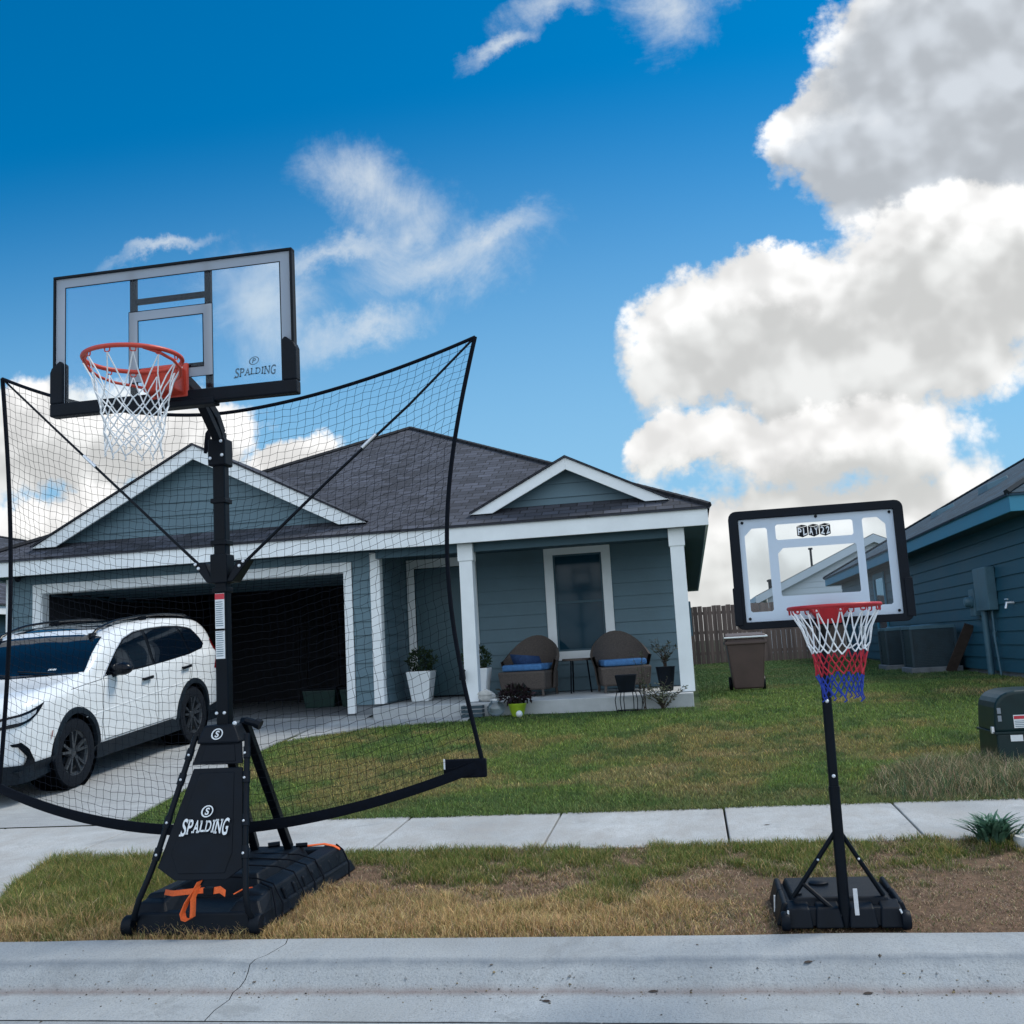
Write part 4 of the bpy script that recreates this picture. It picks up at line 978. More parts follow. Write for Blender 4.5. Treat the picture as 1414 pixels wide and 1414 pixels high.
# backboard
YB = 5.0; px = lambda x, z: (x, YB, z)
X0, X1, Z0, Z1 = -3.385, -1.965, 2.845, 3.645
b = MB(); b.box(X0+.01, X1-.01, YB, YB+.006, Z0+.01, Z1-.01); bd = b.build('backboard', M['clear_board'], bh)
b = MB()
b.box(X0, X1, YB-.012, YB+.035, Z1-.016, Z1); b.box(X0, X1, YB-.012, YB+.035, Z0, Z0+.02); b.box(X0, X0+.015, YB-.012, YB+.035, Z0+.02, Z1-.016); b.box(X1-.015, X1, YB-.012, YB+.035, Z0+.02, Z1-.016)
fr = b.build('frame', BM_, bd, bevel=.003)
b = panel_with_holes(cornered(X0+.014, X1-.014, Z0+.02, Z1-.015), [cornered(X0+.070, X1-.070, Z0+.06, Z1-.068)], lambda x, z: (x, YB-.003, z)); b.build('border_print', M['grey_print'], bd)
b = panel_with_holes(cornered(X0+.070, X1-.070, Z0+.06, Z1-.068), [cornered(X0+.076, X1-.076, Z0+.066, Z1-.074)], lambda x, z: (x, YB-.0035, z)); b.build('border_line', BM_, bd)
TX0, TX1, TZ0, TZ1 = -2.925, -2.435, 2.985, 3.385
b = panel_with_holes(cornered(TX0, TX1, TZ0, TZ1), [cornered(TX0+.05, TX1-.05, TZ0+.05, TZ1-.05)], lambda x, z: (x, YB-.003, z)); b.build('target_print', M['grey_print'], bd)
b = panel_with_holes(cornered(TX0+.05, TX1-.05, TZ0+.05, TZ1-.05), [cornered(TX0+.056, TX1-.056, TZ0+.056, TZ1-.056)], lambda x, z: (x, YB-.0035, z)); b.add(*(lambda p: (p.v, p.f))(panel_with_holes(cornered(TX0-.004, TX1+.004, TZ0-.004, TZ1+.004), [cornered(TX0, TX1, TZ0, TZ1)], lambda x, z: (x, YB-.0035, z)))); b.build('target_line', BM_, bd)
b = MB()
for x in (-2.91, -2.465): b.box(x-.018, x+.018, YB+.008, YB+.034, Z0+.02, Z1-.016)
b.box(-2.892, -2.483, YB+.008, YB+.034, 3.435, 3.465); b.box(-2.892, -2.483, YB+.008, YB+.034, 3.035, 3.065); b.build('back_frame', BM_, bd, bevel=.003)
b = MB()
b.box(X0-.012, X1+.012, YB-.022, YB+.045, Z0-.012, Z0+.062)
for s, xe in ((-1, X0-.012), (1, X1+.012)):
    xi = xe-s*.078; b.prism([(xe, YB-.022, Z0+.06), (xi, YB-.022, Z0+.06), (xi, YB-.022, 3.135), (xi+s*.018, YB-.022, 3.15), (xe-s*.01, YB-.022, 3.11), (xe, YB-.022, 3.085)], (0, .067, 0))
b.box(-2.95, -2.42, YB-.03, YB+.05, Z0-.028, Z0+.01); b.build('edge_pad', BK, bd, bevel=.008)
b = MB(); bp = lambda x, z: (x, YB-.004, z); wordmark(b, -2.312, -2.075, 2.945, 3.005, bp); emblem(b, -2.197, 3.035, .03, .022, bp, 'P'); b.build('wordmark', M['logo_grey'], bd)
# rim and net
RC = (-2.675, 4.605, 2.985)
b = MB(); rim_ring(b, RC, .238, .0115); hooks(b, RC, .238, .0115, 12)
b.tube([(RC[0]-.05, 4.905, 2.90)]+[(RC[0]-.235*math.sin(a)*1.0, RC[1]+.22*math.cos(a)-.0, 2.985-.085*max(0, math.cos(a*.62))**1.2) for a in (.5, .9, 1.3, 1.7, 2.1, 2.45)], .008, 8)
b.tube([(RC[0]+.05, 4.905, 2.90)]+[(RC[0]+.235*math.sin(a)*1.0, RC[1]+.22*math.cos(a)-.0, 2.985-.085*max(0, math.cos(a*.62))**1.2) for a in (.5, .9, 1.3, 1.7, 2.1, 2.45)], .008, 8)
rm = b.build('rim', M['orange_red'], bh, smooth=50)
b = MB(); b.hexa([(-2.77,4.865,2.885),(-2.59,4.865,2.885),(-2.59,4.99,2.885),(-2.77,4.99,2.885)], [(-2.77,4.83,3.005),(-2.59,4.83,3.005),(-2.59,4.99,3.03),(-2.77,4.99,3.03)]); b.box(-2.79,-2.57,4.975,4.995,2.87,3.06); b.build('rim_plate', M['orange_red'], rm, bevel=.008)
b = MB(); lv = [(2.955, .236), (2.80, .178), (2.745, .162), (2.695, .152), (2.645, .146), (2.60, .142), (2.555, .14), (2.505, .138)]
net_cords(b, RC, lv, 12, .0036, 3); b.build('net', M['white_cord'], bh, smooth=60)

# ------------------------------------------------------------------ net that catches missed balls
bn = empty('backstop_net', (-2.70, 5.75, 2.0), 'wide black ball return net stretched behind the tall hoop pole', 'net')
TL, TR, BR, BL = Vector((-4.445, 6.0, 3.425)), Vector((-1.175, 6.0, 3.36)), Vector((-1.26, 6.0, .76)), Vector((-4.43, 6.0, .725))
def Tc(u): return TL.lerp(TR, u) + Vector((0, -.25, -.425))*(1-abs(2*u-1)**1.75)
def Bc(u): return BL.lerp(BR, u) + Vector((0, -.25, -.275))*(1-abs(2*u-1)**1.9)
def Lc(v): return BL.lerp(TL, v) + Vector((.10*math.sin(math.pi*v), -.04*math.sin(math.pi*v), 0))
def Rc(v): return BR.lerp(TR, v) + Vector((-.19*math.sin(math.pi*v), -.04*math.sin(math.pi*v), 0))
def S(u, v):
    p = (1-v)*Bc(u)+v*Tc(u)+(1-u)*Lc(v)+u*Rc(v) - ((1-u)*(1-v)*BL+u*(1-v)*BR+u*v*TR+(1-u)*v*TL)
    p.y += .012*math.sin(u*23+v*9)*math.sin(v*17)*1.2; p.x += .006*math.sin(v*41+u*13); p.z += .006*math.sin(u*37+v*11); return p
b = MB(); nu, nv = 64, 54; P = [[S(i/nu, j/nv) for j in range(nv+1)] for i in range(nu+1)]
for i in range(1, nu): b.tube([P[i][j] + Vector((.004*math.sin(i*7.1+j*2.3), 0, 0)) for j in range(nv+1)], .0013, 3, caps=False)
for j in range(1, nv): b.tube([P[i][j] + Vector((0, 0, .004*math.sin(i*3.7+j*5.1))) for i in range(nu+1)], .0013, 3, caps=False)
b.build('mesh', M['black_fabric'], bn)
b = MB(); b.tube([Tc(i/40) for i in range(41)], .0115, 7); b.build('top_rope', M['black_fabric'], bn, smooth=60)
for fn in (Lc, Rc): b = MB(); b.tube([fn(i/30) for i in range(31)], .014, 7); b.build('side_rope', M['black_fabric'], bn, smooth=60)
b = MB(); 
rows = []
for i in range(41):
    p = Bc(i/40); rows.append([p+Vector((0,-.006,.030)), p+Vector((0,-.012,0)), p+Vector((0,-.006,-.030)), p+Vector((0,.006,-.030)), p+Vector((0,.012,0)), p+Vector((0,.006,.030)), p+Vector((0,-.006,.030))])
b.grid(rows); b.build('bottom_band', M['black_fabric'], bn, smooth=60)
b = MB(); e = BR; b.box(e.x-.24, e.x+.02, e.y-.02, e.y+.015, e.z-.075, e.z+.035); b.build('corner_sleeve', M['black_fabric'], bn, bevel=.01)
b = MB(); b.box(e.x-.235, e.x-.225, e.y-.026, e.y-.022, e.z-.02, e.z+.04); b.build('care_tag', M['white_print'], bn)
for s, end in ((-1, TL), (1, TR)):
    a = Vector((-2.69+s*.125, 5.60, 2.0)); b = MB(); b.tube([a, a.lerp(end, .35), a.lerp(end, .7)+Vector((0,.02,-.01)), end], [.010, .009, .008, .007], 8); rd = b.build('rod', BM_, bn, smooth=60)
    b = MB(); b.tube([a.lerp(end, .50), a.lerp(end, .56)], .0105, 8); b.build('ferrule', M['bolt_steel'], rd, smooth=60)
b = MB(); b.box(-2.745, -2.640, 5.555, 5.66, 1.90, 2.07)
for s in (-1, 1): b.hexa([(-2.69+s*.06-.02,5.56,1.905),(-2.69+s*.06+.02,5.56,1.905),(-2.69+s*.06+.02,5.68,1.905),(-2.69+s*.06-.02,5.68,1.905)], [(-2.69+s*.14-.04,5.58,2.03),(-2.69+s*.14+.04,5.58,2.03),(-2.69+s*.14+.04,5.66,2.03),(-2.69+s*.14-.04,5.66,2.03)])
br = b.build('bracket', BM_, bn, bevel=.006)
b = MB(); bolts(b, [(-2.845, 5.572, 2.02), (-2.825, 5.572, 1.995), (-2.545, 5.572, 2.02), (-2.57, 5.572, 1.995)], .010); build_each(b, 'bolt', M['bolt_steel'], br)
b = MB(); pt = Tc(.5); b.tube([pt, pt+Vector((.01,-.02,-.06)), pt+Vector((.012,-.04,-.09)), pt+Vector((.0,-.06,-.14)), pt+Vector((-.005,-.07,-.20)), pt+Vector((-.01,-.08,-.26))], [.012,.016,.009,.018,.016,.01], 8); b.tube([pt+Vector((-.03,0,0)), pt+Vector((.0,0,.03)), pt+Vector((.03,0,0))], .012, 6); b.build('hanging_strap', M['black_fabric'], bn, smooth=60)

# ------------------------------------------------------------------ orange strap tied over the base
st = empty('ratchet_strap', (-2.72, 5.33, .13), 'orange webbing strap looped over the front of the black hoop base', 'strap')
def ribbon(b, path, w, side, t=.0025):
    s = Vector(side).normalized()*w/2; P = [Vector(p) for p in path]; rows = []
    for i, p in enumerate(P):
        tg = (P[min(i+1, len(P)-1)]-P[max(0, i-1)]).normalized(); n = tg.cross(s).normalized()*t; rows.append([p-s-n, p+s-n, p+s+n, p-s+n, p-s-n])
    b.grid(rows)
b = MB(); ribbon(b, [(-2.685,5.262,.285),(-2.70,5.235,.245),(-2.735,5.215,.19),(-2.76,5.21,.135),(-2.75,5.205,.105),(-2.725,5.203,.10),(-2.70,5.205,.115),(-2.70,5.212,.16),(-2.705,5.225,.205),(-2.688,5.25,.26)], .036, (.35, .9, .1)); b.build('loop', M['orange_web'], st, smooth=60)
b = MB(); ribbon(b, [(-2.96,5.40,.20),(-2.86,5.30,.215),(-2.72,5.255,.235),(-2.64,5.25,.24)], .03, (0, .5, .9)); b.build('web', M['orange_web'], st, smooth=60)
b = MB(); b.box(-2.655, -2.60, 5.235, 5.27, .215, .255); b.build('buckle', BM_, st, bevel=.005)
b = MB(); ribbon(b, [(-2.61,5.25,.235),(-2.57,5.26,.24),(-2.55,5.28,.215)], .035, (0, .3, .9)); b.build('tail', M['orange_web'], st, smooth=60)
b = MB(); ribbon(b, [(-2.52,5.34,.20),(-2.49,5.38,.215),(-2.46,5.40,.215)], .03, (.3, .9, 0)); ribbon(b, [(-2.85,6.50,.212),(-2.6,6.50,.225),(-2.46,6.53,.232),(-2.40,6.55,.215),(-2.36,6.56,.19)], .020, (0, .95, .3)); b.build('back_web', M['orange_web'], st, smooth=60)

# ------------------------------------------------------------------ the small basketball hoop
sh = empty('basketball_hoop', (.63, 5.5, 0), 'small black basketball hoop with white framed clear backboard and red, white and blue net', 'basketball hoop')
b = MB()
b.hexa([(.335,5.265,.015),(.905,5.265,.015),(.915,5.83,.015),(.325,5.83,.015)], [(.36,5.285,.10),(.875,5.285,.10),(.885,5.80,.10),(.35,5.80,.10)])
b.hexa([(.385,5.33,.09),(.855,5.33,.09),(.865,5.79,.09),(.375,5.79,.09)], [(.40,5.345,.135),(.84,5.345,.135),(.85,5.775,.135),(.39,5.775,.135)])
for x0, x1 in ((.345,.475),(.485,.615),(.642,.775),(.785,.90)):
    b.hexa([(x0,5.243,.012),(x1,5.243,.012),(x1,5.36,.012),(x0,5.36,.012)], [(x0+.010,5.272,.098),(x1-.010,5.272,.098),(x1-.010,5.36,.122),(x0+.010,5.36,.122)])
for y0, y1 in ((5.30,5.555),(5.575,5.82)):
    for s in (0, 1):
        xa, xb = (.305, .40) if s == 0 else (.85, .94)
        b.hexa([(xa,y0,.012),(xb,y0,.012),(xb,y1,.012),(xa,y1,.012)], [(xa+.035,y0+.012,.118),(xb-.035,y0+.012,.118),(xb-.035,y1-.012,.128),(xa+.035,y1-.012,.128)])
sb = b.build('base', BK, sh, bevel=.010, seg=3)
b = MB(); b.lathe([(.05,0),(.05,.012),(.035,.02),(0,.02)], (.55, 5.62, .133), 16); b.lathe([(.025,0),(.025,.012),(0,.014)], (.42, 5.40, .133), 12); build_each(b, 'filler_cap', BK, sb, smooth=40)
for x in (.345, .90):
    b = MB(); b.lathe([(.01,-.02),(.04,-.02),(.045,-.012),(.045,.012),(.04,.02),(.01,.02)], (x, 5.255, .047), 18, 'x'); b.build('wheel', BK, sh, smooth=40)
b = MB(); b.tube([(.36,5.238,.10),(.355,5.236,.03)], .005, 6); b.tube([(.875,5.238,.10),(.905,5.236,.03)], .005, 6); b.tube([(.318,5.5,.11),(.312,5.5,.03)], .005, 6); build_each(b, 'axle_rod', M['bolt_steel'], sb)
b = MB(); b.tube([(.628,5.29,.01),(.634,5.29,.66)], .0265, 14); b.tube([(.634,5.29,.66),(.645,5.29,1.54)], .0235, 14); sp_ = b.build('pole', BM_, sh, smooth=50)
b = MB(); b.tube([(.634,5.29,.645),(.634,5.29,.668)], .0275, 14); b.build('collar', BM_, sp_, smooth=50)
b = MB(); bolts(b, [(.634,5.262,.72),(.637,5.265,1.08),(.60,5.262,.03),(.66,5.262,.03)], .009); build_each(b, 'bolt', M['bolt_steel'], sp_)
for xe in (.40, .825):
    b = MB(); b.tube([(.632,5.29,.47),(xe,5.36,.135)], .0115, 8); s_ = b.build('strut', BM_, sh, smooth=50)
    b = MB(); f_ = .45; bolts(b, [(.632+(xe-.632)*f_, 5.275+.07*f_, .47-.335*f_)], .006); build_each(b, 'bolt', M['bolt_steel'], s_)
b = MB(); b.tube([(.45,5.345,.20),(.61,5.275,.06)], .012, 8); b.build('brace', BM_, sh, smooth=50)
b = MB(); b.box(.672,.692,5.262,5.268,.03,.19); b.build('wheel_bracket', M['bolt_steel'], sh)
# backboard with printed border
YS = 4.95; X0, X1, Z0, Z1 = .222, 1.022, 1.447, 2.012; q = lambda x, z: (x, YS, z)
b = MB(); b.box(X0+.03, X1-.03, YS, YS+.004, Z0+.02, Z1-.02); sbd = b.build('backboard', M['clear_board'], sh)
ins = cornered(X0+.045, X1-.045, Z0+.035, Z1-.042)
rc = .035; outer = []
for cx_, cz_, a0 in ((X1-rc, Z1-rc, 0), (X0+rc, Z1-rc, 90), (X0+rc, Z0+rc, 180), (X1-rc, Z0+rc, 270)):
    outer += [(cx_+rc*math.cos(R(a0+t)), cz_+rc*math.sin(R(a0+t))) for t in (0, 22, 45, 67, 90)]
b = panel_with_holes(outer, [ins], lambda x, z: (x, YS-.014, z)); n0 = len(b.v)
for loop in (outer, ins):
    k = len(loop); b.add([(x, YS-.014, z) for x, z in loop]+[(x, YS+.03, z) for x, z in loop], [(i, (i+1) % k, k+(i+1) % k, k+i) for i in range(k)])
bb = panel_with_holes(outer, [ins], lambda x, z: (x, YS+.03, z)); b.add(bb.v, bb.f)
b.box(X0-.006, X0+.03, YS-.02, YS+.036, Z0+.02, Z0+.20); b.box(X1-.03, X1+.008, YS-.02, YS+.036, Z0+.02, Z0+.20)
b.build('frame', BK, sbd, bevel=.004, merge=True)
wl = cornered(.292, .398, 1.528, 1.925, (.008, .008, .008, .035)); wr = cornered(.835, .938, 1.528, 1.938, (.008, .008, .035, .008))
ws = cornered(.437, .792, 1.862, 1.936, (.008,)*4); wc = cornered(.44, .80, 1.595, 1.822, (.006, .006, .006, .025))
b = panel_with_holes(cornered(X0+.043, X1-.043, Z0+.033, Z1-.040), [wl, wr, ws, wc], lambda x, z: (x, YS-.003, z)); b.build('border_print', M['milky_print'], sbd)
b = MB()
def cube(xc):
    w_, h_ = .0245, .027; zc = 1.896
    b.add([(x, YS-.004, z) for x, z in ((xc-w_, zc-h_*.75), (xc, zc-h_*1.1), (xc, zc+h_*.62), (xc-w_, zc+h_*.85))], [(0,1,2,3)])
    b.add([(x, YS-.004, z) for x, z in ((xc, zc-h_*1.1), (xc+w_, zc-h_*.75), (xc+w_, zc+h_*.85), (xc, zc+h_*.62))], [(0,1,2,3)])
    b.add([(x, YS-.004, z) for x, z in ((xc-w_, zc+h_*.93), (xc, zc+h_*.70), (xc+w_, zc+h_*.93), (xc, zc+h_*1.15))], [(0,1,2,3)])
xs = (.560, .6125, .665)
for xc in xs: cube(xc)
lg_ = b.build('logo_cubes', M['black_metal'], sbd)
b = MB()
for xc, (c1, c2) in zip(xs, ('PL', 'AY', '22')):
    w_, h_ = .0245, .027; zc = 1.896
    text(b, c1, xc-w_*.82, xc-w_*.14, zc-h_*.72, zc+h_*.58, lambda X, Z, xc=xc: (X, YS-.0055, Z-(X-xc+w_*.5)*.35), .02)
    text(b, c2, xc+w_*.16, xc+w_*.84, zc-h_*.72, zc+h_*.58, lambda X, Z, xc=xc: (X, YS-.0055, Z+(X-xc-w_*.5)*.35), .02)
b.build('logo_letters', M['white_print'], sbd)
b = MB(); bolts(b, [(.285, YS-.004, 1.955), (.96, YS-.004, 1.957), (.285, YS-.004, 1.497), (.96, YS-.004, 1.497), (.627, YS-.004, 1.962)], .007); build_each(b, 'bolt', BM_, sbd)
SC = (.640, 4.722, 1.527)
b = MB(); rim_ring(b, SC, .197, .0085); hooks(b, SC, .197, .0085, 12); srm = b.build('rim', M['red_paint'], sh, smooth=50)
b = MB(); b.box(.585, .695, 4.90, 4.948, 1.455, 1.54); b.hexa([(.60,4.90,1.46),(.68,4.90,1.46),(.68,4.945,1.46),(.60,4.945,1.46)], [(.54,4.86,1.535),(.74,4.86,1.535),(.74,4.945,1.535),(.54,4.945,1.535)]); b.build('rim_plate', M['red_paint'], srm, bevel=.006)
lv = [(1.512, .194), (1.365, .132), (1.325, .118), (1.275, .106), (1.228, .098), (1.183, .090), (1.140, .086)]
for nm, pr, mm in (('white_cords', (0, 1), 'white_cord'), ('red_cords', (2, 3), 'red_cord'), ('blue_cords', (4, 5), 'blue_cord')):
    b = MB(); net_cords(b, SC, lv, 12, .0034, 8, .005, pr); b.build('net', M[mm], sh, smooth=60).__setitem__('label', nm.split('_')[0]+' band of the net')
b = MB(); b.bar((.64,5.29,1.47),(.64,4.985,1.55),.05,.03); b.bar((.64,5.29,1.38),(.64,4.985,1.47),.05,.03); b.box(.60,.68,4.985,5.0,1.45,1.575); b.build('arm', BM_, sh, bevel=.004)
# ------------------------------------------------------------------ the white car
M['car_white'] = mat('car_white', (.78, .80, .81), .28, .02, 2, coat=.5)
M['tyre'] = mat('tyre', (.006, .009, .014), .8, .25, 30, bmp=.3, bscale=120, spec=.15)
M['gloss_black'] = mat('gloss_black', (.003, .005, .009), .22, .2, 10, spec=.2)
M['rim_black'] = mat('rim_black', (.030, .036, .044), .30, .2, 10, spec=.5)
M['deep_black'] = mat('deep_black', (.0015, .002, .003), .9, .2, 10, spec=.02)
M['cladding'] = mat('cladding', (.007, .013, .020), .55, .2, 30, spec=.2)
M['tail_red'] = glass_mat('tail_red', (.2, .005, .005), .1)
car = empty('parked_car', (-7.33, 8.92, gz(8.92)+.014), 'white compact sport utility car with black wheels parked on the driveway facing the street', 'car', rot=(math.atan(.0822), 0, 0))
TY = [0, .12, .45, .95, 1.25, 1.60, 2.00, 2.50, 3.10, 3.70, 4.10, 4.40, 4.60, 4.69]
TP = dict(zb=[.32,.30,.30,.30,.30,.30,.30,.30,.30,.30,.31,.33,.36,.42], W=[.83,.88,.915,.93,.932,.932,.932,.932,.932,.93,.925,.91,.88,.85],
  zt=[.955,1.02,1.065,1.105,1.15,1.385,1.560,1.645,1.660,1.64,1.60,1.53,1.24,1.06], zl=[.89,.955,1.0,1.03,1.05,1.065,1.075,1.09,1.11,1.13,1.15,1.15,1.12,1.0],
  wl=[.79,.835,.86,.875,.888,.892,.892,.892,.89,.885,.872,.85,.82,.78], wr=[.66,.72,.76,.80,.825,.785,.745,.725,.72,.71,.69,.66,.66,.66])
def herm(xs, ys, x):
    xs = np.array(xs, float); ys = np.array(ys, float); d = np.diff(ys)/np.diff(xs); m = np.empty(len(xs)); m[0], m[-1] = d[0], d[-1]
    for i in range(1, len(xs)-1): m[i] = 0 if d[i-1]*d[i] <= 0 else 2*d[i-1]*d[i]/(d[i-1]+d[i])
    i = int(np.clip(np.searchsorted(xs, x)-1, 0, len(xs)-2)); h = xs[i+1]-xs[i]; t = (x-xs[i])/h
    return (2*t**3-3*t*t+1)*ys[i]+(t**3-2*t*t+t)*h*m[i]+(-2*t**3+3*t*t)*ys[i+1]+(t**3-t*t)*h*m[i+1]
NS = 56
def section(y):
    p = {k: float(herm(TY, v, y)) for k, v in TP.items()}; W, zb, zl, zt, wl, wr = p['W'], p['zb'], p['zl'], p['zt'], p['wl'], p['wr']; dz = zt-zl
    up = min(1, dz/.3)
    P = [(0, zb), (W*.72, zb), (W*.95, zb+.03), (W*.985, zb+.12), (W*.99, zb+.22), (W, min(.66, zl-.2)), (W*.998, min(.80, zl-.10)), (W*.985, zl-.045), (wl+.012, zl), (wl-.006*up, zl+.03*min(1, dz/.15)),
         (wl+(wr+.035-wl)*.5+.012*up, zl+dz*.5), (wr+.035, zl+dz*.855), (wr-.02, zl+dz*.945), (wr*.6, zl+dz*.988), (0, zt)]
    P = np.array(P); L = np.concatenate([[0], np.cumsum(np.hypot(*np.diff(P, axis=0).T))]); s = np.linspace(0, 1, NS)
    k = np.linspace(0, 1, len(P)); uu = s*L[-1]
    return np.array([[max(0, herm(L, P[:,0], u)), herm(L, P[:,1], u)] for u in uu])
_sc = {}
def sec(y):
    k = round(y, 3)
    if k not in _sc: _sc[k] = section(max(0, min(4.69, y)))
    return _sc[k]
def warp(x, y, z):
    f = max(0, 1-y/1.15)**1.6; r = max(0, 1-(4.69-y)/.8)**1.6; a = min(1.05, abs(x)/.93)
    return Vector((x, y + f*(.26*a**2.7 + .10*max(0, (z-.62)/.35)**2*(1-a*.2) + .05*max(0, (.40-z)/.15)) - r*(.20*a**3), z))
def side_x(y, z):
    S_ = sec(y); i0 = int(np.argmax(S_[:,0] > S_[:,0].max()*.93)); zz = S_[i0:,1]; return float(np.interp(z, zz, S_[i0:,0]))
def top_z(x, y):
    S_ = sec(y); i = int(np.argmax(S_[:,0])); q = S_[i:][::-1]; return float(np.interp(abs(x), q[:,0], q[:,1]))
def m_side(s, off=.004): return lambda y, z: warp(s*(side_x(y, z)+off), y, z)
def m_top(off=.005): return lambda x, y: warp(x, y, top_z(x, y)+off)
def m_front(s, off=.006):
    def f(u, z):
        x0 = .80
        if u <= x0: p = warp(s*u, 0, z); p.y -= off; return p
        p = warp(s*(side_x(u-x0, z)), u-x0, z); return p + Vector((s*.8*off, -.6*off, 0))
    return f
def patch(b, poly, f, step=.07, flip=False, thick=0):
    bm = bmesh.new(); bm.faces.new([bm.verts.new((p[0], p[1], 0)) for p in poly])
    xs = [p[0] for p in poly]; ys = [p[1] for p in poly]
    for a, lo, hi in ((0, min(xs), max(xs)), (1, min(ys), max(ys))):
        c = lo+step
        while c < hi-1e-3:
            n = [0,0,0]; n[a] = 1; co = [0,0,0]; co[a] = c
            bmesh.ops.bisect_plane(bm, geom=bm.verts[:]+bm.edges[:]+bm.faces[:], plane_co=co, plane_no=n); c += step
    bm.verts.index_update(); b.add([f(v.co.x, v.co.y) for v in bm.verts], [tuple(v.index for v in (reversed(fc.verts) if flip else fc.verts)) for fc in bm.faces]); bm.free(); return b
def body_mesh():
    b = MB(); st = sorted(set([0, .03, .07] + [round(v, 3) for v in np.arange(.12, 4.6, .08)] + [4.6, 4.65, 4.69]))
    rows = []
    for y in st:
        q = sec(y); rows.append([warp(x, y, z) for x, z in q] + [warp(-x, y, z) for x, z in q[::-1]])
    b.grid(rows)
    for y, fl in ((0, True), (4.69, False)):
        q = sec(y); g = []
        for i in range(0, NS): g.append([warp(x, y, q[i][1]) for x in np.linspace(-q[i][0], q[i][0], 13)])
        b.grid(g if fl else g[::-1])
    return b
def boolean_wells(o):
    cutters = []
    for y in (1.0, 3.60):
        c = MB()
        for s in (-1, 1): c.lathe([(.398, .52*s), (.398, 1.1*s)] if s > 0 else [(.398, -1.1), (.398, -.52)], (0, y, .375), 36, 'x')
        k = c.build('well_cutter', None, merge=True); cutters.append(k)
        m = o.modifiers.new('w', 'BOOLEAN'); m.operation = 'DIFFERENCE'; m.solver = 'EXACT'; m.object = k
    dg = bpy.context.evaluated_depsgraph_get(); me = bpy.data.meshes.new_from_object(o.evaluated_get(dg)); o.modifiers.clear(); o.data = me
    for k in cutters: bpy.data.objects.remove(k)
body = body_mesh().build('body', M['car_white'], None, merge=True); boolean_wells(body)
body.data.polygons.foreach_set('use_smooth', [True]*len(body.data.polygons)); body.data.set_sharp_from_angle(angle=R(38))
if not body.data.materials: body.data.materials.append(M['car_white'])
body.parent = car
L_ = dict(parent=car, local=True)
b = MB(); patch(b, [(-.845,1.32),(-.4,1.255),(0,1.24),(.4,1.255),(.845,1.32),(.715,1.90),(.4,1.955),(0,1.965),(-.4,1.955),(-.715,1.90)], m_top(.006)); ws_ = b.build('windscreen', M['car_glass'], smooth=60, **L_)
b = MB()
for i, (w_, x0) in enumerate(((.012,.40),(.02,.417),(.012,.442),(.016,.459),(.014,.48))): patch(b, [(x0,1.345),(x0+w_*.8,1.345),(x0+w_*.8,1.368),(x0,1.368)], m_top(.009))
b.build('sticker', M['white_print'], ws_, local=True)
b = MB(); patch(b, [(-.80,1.275),(0,1.205),(.80,1.275),(.80,1.305),(0,1.24),(-.80,1.305)], m_top(.008)); b.build('cowl', M['gloss_black'], **L_)
b = MB(); b.tube([warp(.55,1.26,top_z(.55,1.26)+.02), warp(.05,1.33,top_z(.05,1.33)+.025)], .008, 6); b.tube([warp(.0,1.26,top_z(0,1.26)+.02), warp(-.5,1.33,top_z(-.5,1.33)+.025)], .008, 6); b.build('wiper', M['gloss_black'], **L_)
b = MB(); patch(b, [(-.58,2.16),(.58,2.16),(.58,3.1),(-.58,3.1)], m_top(.006), .1); b.build('sunroof', M['car_glass'], smooth=60, **L_)
b = MB(); patch(b, [(-.5,4.44),(.5,4.44),(.56,4.58),(-.56,4.58)], m_top(.006), .05); b.build('rear_window', M['car_glass'], smooth=60, **L_)
dlo = [(1.60,1.085),(1.74,1.20),(1.94,1.345),(2.16,1.465),(2.42,1.525),(2.75,1.545),(3.15,1.545),(3.50,1.525),(3.74,1.49),(3.86,1.455),(4.02,1.33),(4.10,1.245),(4.0,1.19),(3.6,1.145),(3.0,1.115),(2.4,1.093)]
wins = [[(1.72,1.105),(1.82,1.235),(1.99,1.355),(2.19,1.452),(2.43,1.503),(2.60,1.515),(2.66,1.118)], [(2.72,1.120),(2.675,1.520),(3.1,1.521),(3.44,1.505),(3.60,1.165),(3.2,1.14)], [(3.65,1.170),(3.51,1.500),(3.70,1.47),(3.83,1.435),(3.98,1.315),(4.05,1.245),(3.97,1.208)]]
